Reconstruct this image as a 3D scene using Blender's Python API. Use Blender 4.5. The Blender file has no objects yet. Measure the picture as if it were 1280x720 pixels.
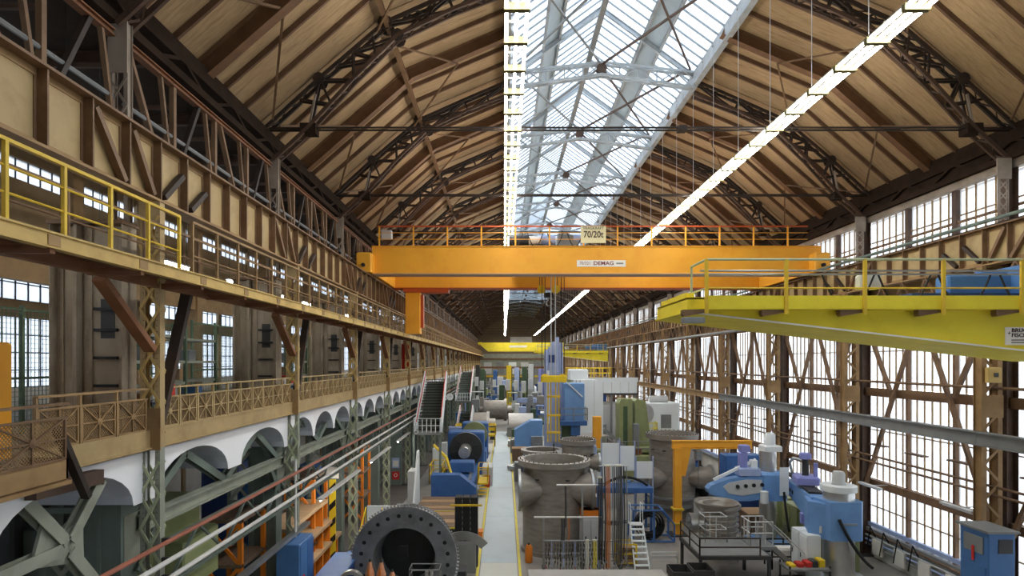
import bpy, math, random
from mathutils import Vector, Matrix

# ------------------------------------------------------------------ camera, world, exposure
H = 9.7            # eye height above the hall floor
F = 740.0          # focal length in pixels of a 1280 px wide frame
scene = bpy.context.scene
COL = scene.collection
cam_d = bpy.data.cameras.new('camera')
cam = bpy.data.objects.new('camera', cam_d)
COL.objects.link(cam)
cam.location = (0, 0, H)
cam.rotation_euler = (math.pi / 2, 0, 0)
cam_d.sensor_fit = 'HORIZONTAL'
cam_d.sensor_width = 36.0
cam_d.lens = 36.0 * F / 1280.0
cam_d.shift_x = 10.0 / 1280.0
cam_d.shift_y = 92.0 / 1280.0
cam_d.clip_start = 0.1
cam_d.clip_end = 1000
scene.camera = cam

world = bpy.data.worlds.new('overcast_sky')
scene.world = world
world.use_nodes = True
bg = world.node_tree.nodes['Background']
bg.inputs[0].default_value = (0.86, 0.93, 1.0, 1)
bg.inputs[1].default_value = 6.2

TUBE_STRENGTH = 33.0
vs = scene.view_settings
vs.view_transform = 'Standard'
vs.look = 'None'
vs.gamma = 1.0
vs.use_curve_mapping = False
vs.exposure = 0.6

# ------------------------------------------------------------------ helpers
random.seed(7)
def px(x, y, d):
    """world point that the photograph shows at pixel (x, y), d metres ahead"""
    return Vector(((x - 630.0) * d / F, d, H - (y - 452.0) * d / F))

def lin(c):
    c = c / 255.0
    return c / 12.92 if c <= 0.04045 else ((c + 0.055) / 1.055) ** 2.4

MATS = {}
def mat(name, rgb, rough=0.6, metal=0.0, var=0.16, scale=2.0, dirt=None, dirt_amt=0.35, dirt_scale=1.2,
        stretch=(1, 1, 1), bump=0.0, spec=0.4):
    m = bpy.data.materials.new(name)
    m.use_nodes = True
    nt = m.node_tree
    b = nt.nodes['Principled BSDF']
    b.inputs['Roughness'].default_value = rough
    b.inputs['Metallic'].default_value = metal
    b.inputs['Specular IOR Level'].default_value = spec
    base = [lin(c) for c in rgb]
    tc = nt.nodes.new('ShaderNodeTexCoord')
    oi = nt.nodes.new('ShaderNodeObjectInfo')
    mp = nt.nodes.new('ShaderNodeMapping')
    mp.inputs['Scale'].default_value = stretch
    ad = nt.nodes.new('ShaderNodeVectorMath'); ad.operation = 'ADD'
    nt.links.new(tc.outputs['Object'], ad.inputs[0])
    sc = nt.nodes.new('ShaderNodeVectorMath'); sc.operation = 'SCALE'
    sc.inputs[0].default_value = (37.0, 17.0, 29.0)
    nt.links.new(oi.outputs['Random'], sc.inputs['Scale'])
    nt.links.new(sc.outputs[0], ad.inputs[1])
    nt.links.new(ad.outputs[0], mp.inputs['Vector'])
    n = nt.nodes.new('ShaderNodeTexNoise')
    n.inputs['Scale'].default_value = scale
    n.inputs['Detail'].default_value = 5
    nt.links.new(mp.outputs[0], n.inputs['Vector'])
    rmp = nt.nodes.new('ShaderNodeValToRGB')
    rmp.color_ramp.elements[0].position = 0.3
    rmp.color_ramp.elements[1].position = 0.7
    rmp.color_ramp.elements[0].color = [max(0, c * (1 - var)) for c in base] + [1]
    rmp.color_ramp.elements[1].color = [min(1, c * (1 + var)) for c in base] + [1]
    nt.links.new(n.outputs['Fac'], rmp.inputs['Fac'])
    out = rmp.outputs['Color']
    if dirt:
        n2 = nt.nodes.new('ShaderNodeTexNoise')
        n2.inputs['Scale'].default_value = dirt_scale
        n2.inputs['Detail'].default_value = 8
        n2.inputs['Roughness'].default_value = 0.65
        nt.links.new(mp.outputs[0], n2.inputs['Vector'])
        r2 = nt.nodes.new('ShaderNodeValToRGB')
        r2.color_ramp.elements[0].position = 0.48
        r2.color_ramp.elements[1].position = 0.72
        r2.color_ramp.elements[0].color = (0, 0, 0, 1)
        r2.color_ramp.elements[1].color = (dirt_amt,) * 3 + (1,)
        nt.links.new(n2.outputs['Fac'], r2.inputs['Fac'])
        mx = nt.nodes.new('ShaderNodeMixRGB')
        mx.inputs['Color2'].default_value = [lin(c) for c in dirt] + [1]
        nt.links.new(r2.outputs['Color'], mx.inputs['Fac'])
        nt.links.new(out, mx.inputs['Color1'])
        out = mx.outputs['Color']
    nt.links.new(out, b.inputs['Base Color'])
    if bump:
        bp = nt.nodes.new('ShaderNodeBump')
        bp.inputs['Strength'].default_value = bump
        bp.inputs['Distance'].default_value = 0.02
        nt.links.new(n.outputs['Fac'], bp.inputs['Height'])
        nt.links.new(bp.outputs[0], b.inputs['Normal'])
    MATS[name] = m
    return m

def glass_mat(name, tint, clear):
    """old wired glass: part clear, part milky"""
    m = bpy.data.materials.new(name)
    m.use_nodes = True
    nt = m.node_tree
    nt.nodes.remove(nt.nodes['Principled BSDF'])
    o = nt.nodes['Material Output']
    tr = nt.nodes.new('ShaderNodeBsdfTransparent'); tr.inputs[0].default_value = tint + (1,)
    tl = nt.nodes.new('ShaderNodeBsdfTranslucent'); tl.inputs[0].default_value = tint + (1,)
    df = nt.nodes.new('ShaderNodeBsdfDiffuse'); df.inputs[0].default_value = tint + (1,)
    m1 = nt.nodes.new('ShaderNodeMixShader'); m1.inputs[0].default_value = 0.5
    nt.links.new(tl.outputs[0], m1.inputs[1]); nt.links.new(df.outputs[0], m1.inputs[2])
    m2 = nt.nodes.new('ShaderNodeMixShader')
    tc = nt.nodes.new('ShaderNodeTexCoord')
    oi = nt.nodes.new('ShaderNodeObjectInfo')
    ma = nt.nodes.new('ShaderNodeMath'); ma.operation = 'MULTIPLY_ADD'
    ma.inputs[1].default_value = 0.18; ma.inputs[2].default_value = clear - 0.09
    nt.links.new(oi.outputs['Random'], ma.inputs[0])
    nt.links.new(ma.outputs[0], m2.inputs[0])
    nt.links.new(m1.outputs[0], m2.inputs[1]); nt.links.new(tr.outputs[0], m2.inputs[2])
    nt.links.new(m2.outputs[0], o.inputs[0])
    MATS[name] = m
    return m

def emit_mat(name, rgb, strength):
    m = bpy.data.materials.new(name)
    m.use_nodes = True
    nt = m.node_tree
    nt.nodes.remove(nt.nodes['Principled BSDF'])
    e = nt.nodes.new('ShaderNodeEmission')
    e.inputs[0].default_value = rgb + (1,)
    e.inputs[1].default_value = strength
    nt.links.new(e.outputs[0], nt.nodes['Material Output'].inputs[0])
    MATS[name] = m
    return m

V = Vector
class MB:
    """collects polygons for one mesh"""
    def __init__(s):
        s.v = []; s.f = []
    def add(s, vs_, fs_):
        o = len(s.v)
        s.v.extend([tuple(p) for p in vs_])
        s.f.extend([tuple(i + o for i in q) for q in fs_])
        return s
    def box(s, x0, x1, y0, y1, z0, z1):
        x0, x1 = min(x0, x1), max(x0, x1); y0, y1 = min(y0, y1), max(y0, y1); z0, z1 = min(z0, z1), max(z0, z1)
        return s.add([(x0,y0,z0),(x1,y0,z0),(x1,y1,z0),(x0,y1,z0),(x0,y0,z1),(x1,y0,z1),(x1,y1,z1),(x0,y1,z1)],
                     [(0,3,2,1),(4,5,6,7),(0,1,5,4),(1,2,6,5),(2,3,7,6),(3,0,4,7)])
    def cbox(s, cx, cy, z0, sx, sy, sz):
        return s.box(cx - sx/2, cx + sx/2, cy - sy/2, cy + sy/2, z0, z0 + sz)
    def rbox(s, x0, x1, y0, y1, z0, z1, b=0.04):
        """box with chamfered vertical and top edges"""
        def ring(i, z):
            return [(x0+i+b,y0+i,z),(x1-i-b,y0+i,z),(x1-i,y0+i+b,z),(x1-i,y1-i-b,z),(x1-i-b,y1-i,z),(x0+i+b,y1-i,z),(x0+i,y1-i-b,z),(x0+i,y0+i+b,z)]
        vs_ = ring(0, z0) + ring(0, z1-b) + ring(b, z1)
        fs_ = [tuple(range(7,-1,-1)), tuple(range(16,24))]
        for l in (0, 8):
            for i in range(8):
                fs_.append((l+i, l+(i+1) % 8, l+8+(i+1) % 8, l+8+i))
        return s.add(vs_, fs_)
    def beam(s, p, q, w, h, up=(0, 0, 1)):
        p, q, up = V(p), V(q), V(up)
        d = (q - p)
        if d.length < 1e-6: return s
        d.normalize()
        side = d.cross(up)
        if side.length < 1e-4:
            side = d.cross(V((0, 1, 0)))
        side.normalize()
        u = side.cross(d).normalized()
        a, b = side * w/2, u * h/2
        return s.add([p-a-b, p+a-b, p+a+b, p-a+b, q-a-b, q+a-b, q+a+b, q-a+b],
                     [(0,1,2,3),(7,6,5,4),(0,4,5,1),(1,5,6,2),(2,6,7,3),(3,7,4,0)])
    def ibeam(s, p, q, w, h, t=0.04, up=(0, 0, 1)):
        p, q, up = V(p), V(q), V(up)
        d = (q - p).normalized()
        side = d.cross(up).normalized(); u = side.cross(d).normalized()
        s.beam(p, q, t, h - 2*t, up)
        o = u * (h/2 - t/2)
        s.beam(p + o, q + o, w, t, up)
        s.beam(p - o, q - o, w, t, up)
        return s
    def tube(s, p, q, r, n=8, r2=None):
        p, q = V(p), V(q)
        d = (q - p).normalized()
        a = d.cross(V((0, 0, 1)))
        if a.length < 1e-4: a = V((1, 0, 0))
        a.normalize(); b = d.cross(a)
        r2 = r if r2 is None else r2
        vs_ = [p + (a*math.cos(2*math.pi*i/n) + b*math.sin(2*math.pi*i/n))*r for i in range(n)]
        vs_ += [q + (a*math.cos(2*math.pi*i/n) + b*math.sin(2*math.pi*i/n))*r2 for i in range(n)]
        fs_ = [(i, (i+1) % n, n+(i+1) % n, n+i) for i in range(n)] + [tuple(range(n-1,-1,-1)), tuple(range(n, 2*n))]
        return s.add(vs_, fs_)
    def path(s, pts, r, n=6):
        for a, b in zip(pts[:-1], pts[1:]):
            s.tube(a, b, r, n)
        return s
    def lathe(s, prof, c, axis='z', n=32, a0=0.0, a1=2*math.pi):
        """prof: (radius, height) pairs turned about an axis through c"""
        full = abs(a1 - a0 - 2*math.pi) < 1e-6
        m = n if full else n + 1
        vs_ = []
        for r, h in prof:
            for i in range(m):
                t = a0 + (a1 - a0)*i/n
                x, y = r*math.cos(t), r*math.sin(t)
                if axis == 'z': p = (c[0]+x, c[1]+y, c[2]+h)
                elif axis == 'y': p = (c[0]+x, c[1]+h, c[2]+y)
                else: p = (c[0]+h, c[1]+x, c[2]+y)
                vs_.append(p)
        fs_ = []
        for k in range(len(prof)-1):
            for i in range(n):
                j = (i+1) % m
                fs_.append((k*m+i, k*m+j, (k+1)*m+j, (k+1)*m+i))
        return s.add(vs_, fs_)
    def prism(s, poly, a, b, axis='y'):
        """polygon of 2-d points extruded from a to b along an axis (x: poly is y,z; y: x,z; z: x,y)"""
        n = len(poly)
        def pt(u, w, t):
            return (t, u, w) if axis == 'x' else ((u, t, w) if axis == 'y' else (u, w, t))
        vs_ = [pt(u, w, a) for u, w in poly] + [pt(u, w, b) for u, w in poly]
        fs_ = [tuple(range(n-1,-1,-1)), tuple(range(n, 2*n))] + [(i, (i+1) % n, n+(i+1) % n, n+i) for i in range(n)]
        return s.add(vs_, fs_)
    def build(s, name, m, parent=None, smooth=False):
        me = bpy.data.meshes.new(name)
        me.from_pydata(s.v, [], s.f)
        me.materials.append(MATS[m] if isinstance(m, str) else m)
        if smooth:
            for p in me.polygons: p.use_smooth = True
            me.set_sharp_from_angle(angle=math.radians(40))
        me.validate()
        o = bpy.data.objects.new(name, me)
        COL.objects.link(o)
        if parent: o.parent = parent
        return o

def tag(o, label=None, cat=None, group=None, kind=None):
    if label: o['label'] = label
    if cat: o['category'] = cat
    if group: o['group'] = group
    if kind: o['kind'] = kind
    return o
def thing(name, label, cat, loc=(0, 0, 0), rz=0.0, group=None, kind='thing'):
    o = bpy.data.objects.new(name, None)
    COL.objects.link(o)
    o.location = loc; o.rotation_euler = (0, 0, rz)
    o.empty_display_size = 0.2
    return tag(o, label, cat, group, kind)
def inst(src, name, parent, loc=(0, 0, 0), rot=None):
    """another object on the mesh of src"""
    o = bpy.data.objects.new(name, src.data if hasattr(src, 'data') else src)
    COL.objects.link(o)
    o.parent = parent; o.location = loc
    if rot: o.rotation_euler = rot
    return o
KIDS = {}
def copy_tree(root, loc=None, label=None, parent=None, rz=None):
    c = root.copy(); COL.objects.link(c); c.parent = parent
    if loc is not None: c.location = loc
    if rz is not None: c.rotation_euler = (0, 0, rz)
    if label: c['label'] = label
    for ch in root.children:
        copy_tree(ch, parent=c)
    return c
ORD = ['first', 'second', 'third', 'fourth', 'fifth', 'sixth', 'seventh', 'eighth', 'ninth', 'tenth', 'eleventh', 'twelfth',
       'thirteenth', 'fourteenth', 'fifteenth', 'sixteenth', 'seventeenth', 'eighteenth', 'nineteenth', 'twentieth',
       'twenty-first', 'twenty-second', 'twenty-third', 'twenty-fourth', 'twenty-fifth']
def text_mesh(name, body, size, m, parent, loc, rot, ext=0.004, sx=1.0, bold=0.0, align='CENTER'):
    cu = bpy.data.curves.new(name, 'FONT')
    cu.body = body; cu.size = size; cu.extrude = ext; cu.offset = bold
    cu.align_x = align; cu.align_y = 'CENTER'; cu.resolution_u = 3
    t = bpy.data.objects.new(name, cu); COL.objects.link(t)
    dg = bpy.context.evaluated_depsgraph_get()
    me = bpy.data.meshes.new_from_object(t.evaluated_get(dg))
    bpy.data.objects.remove(t); bpy.data.curves.remove(cu)
    me.materials.clear(); me.materials.append(MATS[m])
    o = bpy.data.objects.new(name, me); COL.objects.link(o)
    o.parent = parent; o.location = loc; o.rotation_euler = rot; o.scale = (sx, 1, 1)
    return o

# ------------------------------------------------------------------ materials
mat('roof_board', (170, 142, 106), 0.8, var=0.14, scale=3, stretch=(1, 9, 1), dirt=(100, 72, 48), dirt_amt=0.55, dirt_scale=1.0)
mat('roof_skin', (60, 50, 42), 0.9)
mat('rafter_brown', (104, 78, 58), 0.7, var=0.2, dirt=(70, 45, 30))
mat('main_rafter', (112, 80, 54), 0.65, var=0.18, dirt=(78, 48, 30))
mat('truss_dark', (50, 41, 36), 0.6, var=0.25, dirt=(95, 66, 48), dirt_amt=0.4)
mat('truss_brown', (84, 64, 52), 0.6, var=0.25, dirt=(52, 40, 34))
mat('eave_dark', (52, 40, 32), 0.95, var=0.25, spec=0.1)
mat('skylight_steel', (176, 182, 186), 0.5, var=0.1, dirt=(120, 112, 104), dirt_amt=0.6)
mat('skylight_bar', (150, 156, 162), 0.5, var=0.1)
mat('skylight_panel', (176, 190, 198), 0.6, var=0.06)
mat('tan_girder', (174, 150, 106), 0.6, var=0.1, scale=1.2, dirt=(138, 110, 72), dirt_amt=0.6, dirt_scale=1.6)
mat('tan_dark', (152, 122, 82), 0.65, var=0.15, dirt=(96, 64, 38), dirt_amt=0.5)
mat('ochre', (198, 168, 100), 0.55, var=0.12, dirt=(140, 104, 56), dirt_amt=0.5)
mat('brown_steel', (120, 92, 66), 0.6, var=0.18, dirt=(84, 56, 38), dirt_amt=0.6)
mat('red_brown', (128, 84, 54), 0.6, var=0.15)
mat('pale_post', (150, 136, 122), 0.6, var=0.15, dirt=(100, 84, 70), dirt_amt=0.6)
mat('old_plate', (170, 156, 136), 0.75, var=0.1, scale=2.0, stretch=(2, 2, 0.7), dirt=(92, 78, 66), dirt_amt=0.6, dirt_scale=1.3)
mat('green_grey', (110, 122, 114), 0.6, var=0.08, scale=1.0, dirt=(84, 92, 84), dirt_amt=0.5)
mat('green_pale', (148, 152, 138), 0.6, var=0.1, dirt=(108, 108, 94), dirt_amt=0.5)
mat('dark_steel', (58, 58, 58), 0.55, var=0.15)
mat('black', (30, 30, 31), 0.6, var=0.2)
mat('arch_white', (240, 241, 244), 0.8, var=0.03, scale=0.6)
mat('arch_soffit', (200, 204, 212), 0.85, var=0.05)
mat('slab_grey', (120, 112, 102), 0.85, var=0.12)
mat('wall_buff', (162, 140, 108), 0.85, var=0.1, scale=1.0, dirt=(120, 96, 68), dirt_amt=0.4)
mat('wall_dim', (120, 104, 84), 0.9, var=0.1)
mat('wall_white', (214, 212, 206), 0.85, var=0.06, scale=0.8, dirt=(170, 158, 140), dirt_amt=0.4)
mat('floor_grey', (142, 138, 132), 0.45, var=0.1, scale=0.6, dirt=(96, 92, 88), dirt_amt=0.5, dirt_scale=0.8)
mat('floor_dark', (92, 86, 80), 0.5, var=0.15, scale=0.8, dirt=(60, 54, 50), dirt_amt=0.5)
mat('aisle_blue', (190, 203, 208), 0.5, var=0.04, scale=0.5, dirt=(166, 178, 182), dirt_amt=0.4)
mat('aisle_light', (208, 208, 198), 0.5, var=0.04, scale=0.5)
mat('line_yellow', (228, 210, 70), 0.6, var=0.08)
mat('yellow', (232, 198, 40), 0.5, var=0.08)
mat('rail_yellow', (222, 186, 52), 0.5, var=0.1, dirt=(150, 116, 50), dirt_amt=0.35)
mat('crane_orange', (244, 174, 52), 0.5, var=0.05, scale=0.7, dirt=(226, 140, 30), dirt_amt=0.4)
mat('crane_yellow', (238, 218, 56), 0.65, var=0.05, scale=0.7, dirt=(204, 178, 40), dirt_amt=0.4)
mat('crane_red', (190, 84, 40), 0.5, var=0.1)
mat('flange_pink', (196, 160, 130), 0.5, var=0.1)
mat('mint_rail', (176, 184, 150), 0.5, var=0.1)
mat('sign_white', (236, 232, 222), 0.6, var=0.03)
mat('sign_cream', (238, 224, 176), 0.6, var=0.03)
mat('sign_red', (206, 44, 38), 0.6, var=0.05)
mat('sign_text_dark', (70, 52, 40), 0.7, var=0.05)
mat('sign_text_grey', (140, 134, 120), 0.7, var=0.05)
mat('sign_text_maroon', (130, 60, 60), 0.7, var=0.05)
mat('casing_grey', (150, 144, 136), 0.42, 0.3, var=0.14, scale=1.5, stretch=(1, 1, 4), dirt=(96, 88, 80), dirt_amt=0.5)
mat('casing_pale', (180, 174, 166), 0.38, 0.45, var=0.1, stretch=(1, 1, 5))  # paler, smoother casing metal
mat('ring_steel', (134, 136, 140), 0.42, 0.35, var=0.18, scale=1.5, dirt=(70, 72, 76), dirt_amt=0.5)
mat('ring_dark', (64, 66, 68), 0.5, 0.3, var=0.2)
mat('bright_steel', (206, 206, 204), 0.28, 0.85, var=0.08)
mat('steel', (160, 162, 162), 0.35, 0.7, var=0.12)
mat('machine_blue', (62, 104, 164), 0.45, var=0.08, dirt=(40, 74, 130), dirt_amt=0.4)
mat('drill_blue', (116, 160, 214), 0.42, var=0.06, dirt=(86, 130, 190), dirt_amt=0.3)
mat('pale_blue', (160, 176, 214), 0.45, var=0.08)
mat('violet_blue', (136, 142, 206), 0.45, var=0.08)
mat('cabinet_blue', (74, 118, 172), 0.5, var=0.06, dirt=(60, 92, 140), dirt_amt=0.4)
mat('navy', (38, 62, 116), 0.5, var=0.1)
mat('machine_green', (148, 156, 108), 0.5, var=0.08, dirt=(110, 118, 78), dirt_amt=0.4)
mat('deep_green', (70, 92, 66), 0.55, var=0.12)
mat('machine_white', (232, 238, 240), 0.5, var=0.03, scale=0.8)
mat('light_grey', (196, 198, 198), 0.5, var=0.06)
mat('slab_light', (172, 170, 164), 0.7, var=0.06)
mat('mid_grey', (128, 130, 130), 0.5, var=0.1)
mat('wood', (162, 132, 98), 0.75, var=0.2, stretch=(1, 8, 8), scale=1.5)
mat('wood_dark', (120, 98, 80), 0.75, var=0.2, stretch=(8, 1, 8))
mat('orange', (230, 130, 36), 0.5, var=0.08)
mat('sling_orange', (196, 122, 62), 0.8, var=0.15)
mat('sling_white', (222, 220, 202), 0.8, var=0.08)
mat('chain', (104, 102, 98), 0.45, 0.6, var=0.3, scale=20)
mat('copper', (214, 150, 112), 0.5, 0.2, var=0.2, scale=6)
mat('red', (196, 52, 44), 0.5, var=0.1)
mat('pipe_white', (216, 214, 210), 0.4, var=0.06)
mat('pipe_red', (162, 98, 78), 0.5, var=0.12)
mat('rubber', (34, 34, 36), 0.7, var=0.1)
mat('fence_green', (92, 112, 88), 0.5, var=0.1)
mat('reflector', (120, 116, 104), 0.5, var=0.04)
mat('holder_cream', (120, 112, 70), 0.5, var=0.1)
glass_mat('glass_sky', (0.56, 0.585, 0.61), 0.66)
glass_mat('glass_wall', (0.50, 0.505, 0.51), 0.62)
glass_mat('glass_back', (0.48, 0.5, 0.53), 0.55)
emit_mat('tube_light', (1.0, 0.97, 0.90), TUBE_STRENGTH)

BAY = 8.5
Y0 = 12.8
def Y(k): return Y0 + BAY*k
K0, K1 = -1, 21          # column lines built in full
YB = Y(-2) - 4.0         # the hall goes on behind the camera
YE = Y(K1)               # far end wall
KS = 15                  # the glazed lantern ends here
# ------------------------------------------------------------------ floor
fl = tag(MB().box(-19, 19.5, YB, YE, -0.3, 0).build('floor', 'floor_grey'), 'grey concrete floor of the long machine hall', 'floor', kind='structure')
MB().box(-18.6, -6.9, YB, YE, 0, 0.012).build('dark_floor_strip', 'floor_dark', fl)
# marked gangway between the machines: pale blue coating in long sheets, a light border, yellow lines
y = 20.0
i = 0
while y < 82:
    y2 = min(y + 8.5, 82)
    MB().box(-1.12 if y > 26 else -1.1, 0.62, y + 0.01, y2 - 0.01, 0, 0.022).build('gangway_sheet', 'aisle_blue' if y > 27 else 'aisle_light', fl)
    y = y2
for x in (-1.28, 0.68):
    MB().box(x, x + 0.12, 18, 82, 0, 0.026).build('yellow_line', 'line_yellow', fl)
MB().box(-2.1, -1.3, 34, 70, 0, 0.015).build('light_border', 'aisle_light', fl)

# ------------------------------------------------------------------ roof
EAVE_L, BRK_L, SKY_L = V((-9.0, 0, H + 8.4)), V((-4.2, 0, H + 12.6)), V((0.25, 0, H + 14.5))
XC = 4.9
def mir(p): return V((2*XC - p[0], p[1], p[2]))
RIDGE = V((XC, 0, H + 17.9))
roof = thing('ceiling', 'brown boarded roof of the hall with rafters and a glazed lantern along the ridge', 'ceiling', kind='structure')
segs = [(EAVE_L, BRK_L), (BRK_L, SKY_L), (mir(BRK_L), mir(EAVE_L)), (mir(SKY_L), mir(BRK_L))]
def slab(a, b, y0, y1, t, lift=0.0):
    d = (b - a).normalized(); n = V((-d.z, 0, d.x))
    if n.z < 0: n = -n
    a, b = a + n*lift, b + n*lift
    A, B = V((a.x, 0, a.z)), V((b.x, 0, b.z))
    m = MB()
    m.add([(A.x, y0, A.z), (B.x, y0, B.z), (B.x, y1, B.z), (A.x, y1, A.z),
           (A.x + n.x*t, y0, A.z + n.z*t), (B.x + n.x*t, y0, B.z + n.z*t), (B.x + n.x*t, y1, B.z + n.z*t), (A.x + n.x*t, y1, A.z + n.z*t)],
          [(0,3,2,1),(4,5,6,7),(0,1,5,4),(1,2,6,5),(2,3,7,6),(3,0,4,7)])
    return m
skin = MB()
for a, b in segs:
    s_ = slab(a, b, YB, YE, 0.12, 0.09); skin.add(s_.v, s_.f)
# ridge closed beyond the lantern and behind the camera
for a, b in ((SKY_L, RIDGE), (RIDGE, mir(SKY_L))):
    for u, w in ((Y(KS), YE), (YB, Y(-2))):
        s_ = slab(a, b, u, w, 0.12, 0.02); skin.add(s_.v, s_.f)
skin.build('roof_skin', 'roof_skin', roof)
STEP = BAY/6
for si, (a, b) in enumerate(segs):
    proto = slab(a, b, 0.03, STEP - 0.03, 0.06).build('roof_panel', 'roof_board', roof)
    proto.location.y = Y(0)
    for k in range(0, 12):
        for j in range(6):
            if k == 0 and j == 0: continue
            inst(proto, 'roof_panel', roof, (0, Y(k) + j*STEP, 0))
    rest = MB()
    for k in list(range(-2, 0)) + list(range(12, K1)):
        for j in range(6):
            s_ = slab(a, b, Y(k) + j*STEP + 0.03, Y(k) + (j+1)*STEP - 0.03, 0.06); rest.add(s_.v, s_.f)
    tag(rest.build('far_roof_panels', 'roof_board', roof), kind='stuff')
# rafters: four light ones and one deep one in each bay, each running from eave to lantern
def under(p, n, d): return p - n*d
def rafter_mb(side, w, h, ib=False):
    m = MB()
    pts = [EAVE_L, BRK_L, SKY_L]
    if side: pts = [mir(p) for p in pts]
    for a, b in zip(pts[:-1], pts[1:]):
        d = (b - a).normalized(); n = V((-d.z, 0, d.x))
        if n.z < 0: n = -n
        (m.ibeam if ib else m.beam)(a - n*h/2, b - n*h/2, w, h, up=n)
    return m
for side in (0, 1):
    sm = rafter_mb(side, 0.09, 0.17).build('rafter', 'rafter_brown', roof)
    bg_ = rafter_mb(side, 0.34, 0.5, True).build('main_rafter', 'main_rafter', roof)
    first = True
    for k in range(-1, K1):
        for j in (1, 2, 4, 5):
            if first: sm.location.y = Y(k) + j*STEP
            else: inst(sm, 'rafter', roof, (0, Y(k) + j*STEP, 0))
            if first: bg_.location.y = Y(k) + 3*STEP
            first = False
        if k > -1: inst(bg_, 'main_rafter', roof, (0, Y(k) + 3*STEP, 0))
    f = (lambda p: mir(p)) if side else (lambda p: V(p))
    p = f(V((-4.15, 0, H + 12.0)))
    MB().ibeam((p.x, Y(-1), p.z), (p.x, YE, p.z), 0.16, 0.22, 0.03).build('break_purlin', 'brown_steel', roof)
    # thin wind braces in the lower slope
    br = MB()
    e1, b1 = f(V((-8.2, 0, H + 8.6))), f(V((-4.5, 0, H + 11.7)))
    m1 = (e1 + b1)/2; m2 = f(V((-2.0, 0, H + 12.85)))
    br.beam((e1.x, 0.3, e1.z), (m1.x, BAY/2, m1.z), 0.07, 0.07); br.beam((m1.x, BAY/2, m1.z), (e1.x, BAY - 0.3, e1.z), 0.07, 0.07)
    bo = br.build('wind_brace', 'brown_steel', roof); bo.location.y = Y(-1)
    br = MB()
    br.beam((b1.x, 0.3, b1.z), (m2.x, BAY/2, m2.z), 0.06, 0.06); br.beam((m2.x, BAY/2, m2.z), (b1.x, BAY - 0.3, b1.z), 0.06, 0.06)
    bo2 = br.build('wind_brace', 'brown_steel', roof); bo2.location.y = Y(-1)
    for k in range(0, K1):
        inst(bo, 'wind_brace', roof, (0, Y(k), 0)); inst(bo2, 'wind_brace', roof, (0, Y(k), 0))

# glazed lantern over the ridge
lant = thing('roof_lantern', 'long glazed ridge skylight with pale steel bars and a blue-grey band on each slope', 'skylight', kind='structure')
def lerp(a, b, t): return a + (b - a)*t
NB = 12
tiers = [(0.0, 0.37, 'glass_sky', 'pane'), (0.37, 0.55, 'skylight_panel', 'solid_panel'), (0.55, 1.0, 'glass_sky', 'pane')]
yl0, yl1 = Y(-2), Y(KS)
bw = BAY/NB
for sgn in (0, 1):
    a0, b0 = (SKY_L, RIDGE) if not sgn else (mir(SKY_L), RIDGE)
    for (t0, t1, mt, nm) in tiers:
        a, b = lerp(a0, b0, t0), lerp(a0, b0, t1)
        if nm == 'solid_panel':
            pr = slab(a, b, 0.004, BAY/4 - 0.004, 0.03, 0.0).build(nm, mt, lant); pr.location.y = Y(-2)
            for q in range(1, 4*(KS+2)): inst(pr, nm, lant, (0, Y(-2) + q*BAY/4, 0))
            continue
        pr = slab(a, b, 0.02, bw - 0.02, 0.008, 0.0).build(nm, mt, lant); pr.location.y = Y(1)
        for k in range(1, 5):
            for j in range(NB):
                if k == 1 and j == 0: continue
                inst(pr, nm, lant, (0, Y(k) + j*bw, 0))
        rest = MB()
        for k in list(range(-2, 1)) + list(range(5, KS)):
            for j in range(NB):
                s_ = slab(a, b, Y(k) + j*bw + 0.02, Y(k) + (j+1)*bw - 0.02, 0.008); rest.add(s_.v, s_.f)
        tag(rest.build('far_panes', mt, lant), kind='stuff')
    # glazing bars, one mesh shared by all
    n = V((0, 0, 1))
    gb = MB()
    for u, w in ((0.0, 0.37), (0.55, 1.0)): gb.beam(lerp(a0, b0, u) + V((0, 0, -0.03)), lerp(a0, b0, w) + V((0, 0, -0.03)), 0.05, 0.09)
    g0 = gb.build('glazing_bar', 'skylight_bar', lant); g0.location.y = Y(0)
    for k in range(0, 10):
        for j in range(NB):
            if k == 0 and j == 0: continue
            inst(g0, 'glazing_bar', lant, (0, Y(k) + j*bw, 0))
    fb = MB()
    for k in range(10, KS):
        for j in range(NB):
            yy = Y(k) + j*bw
            for u, w in ((0.0, 0.37), (0.55, 1.0)): fb.beam(lerp(a0, b0, u) + V((0, yy, -0.03)), lerp(a0, b0, w) + V((0, yy, -0.03)), 0.05, 0.09)
    tag(fb.build('far_glazing_bars', 'skylight_bar', lant), kind='stuff')
    for t in (0.37, 0.55):
        p = lerp(a0, b0, t)
        MB().ibeam((p.x, yl0, p.z - 0.1), (p.x, yl1, p.z - 0.1), 0.12, 0.2, 0.02).build('lantern_purlin', 'skylight_steel', lant)
    e = a0 + V((0.1 if sgn else -0.1, 0, -0.25))
    MB().box(e.x - 0.14, e.x + 0.14, yl0, yl1, e.z - 0.35, e.z + 0.3).build('lantern_kerb', 'skylight_steel', lant)
    # lantern rafters on the truss lines
    lr = MB(); lr.ibeam(a0 + V((0, 0, -0.16)), b0 + V((0, 0, -0.16)), 0.14, 0.22, 0.02)
    l0 = lr.build('lantern_rafter', 'skylight_steel', lant); l0.location.y = Y(0)
    for k in range(1, KS+1): inst(l0, 'lantern_rafter', lant, (0, Y(k), 0))
MB().ibeam((XC, yl0, RIDGE.z - 0.15), (XC, yl1, RIDGE.z - 0.15), 0.1, 0.18, 0.02).build('ridge_beam', 'skylight_steel', lant)
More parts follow.
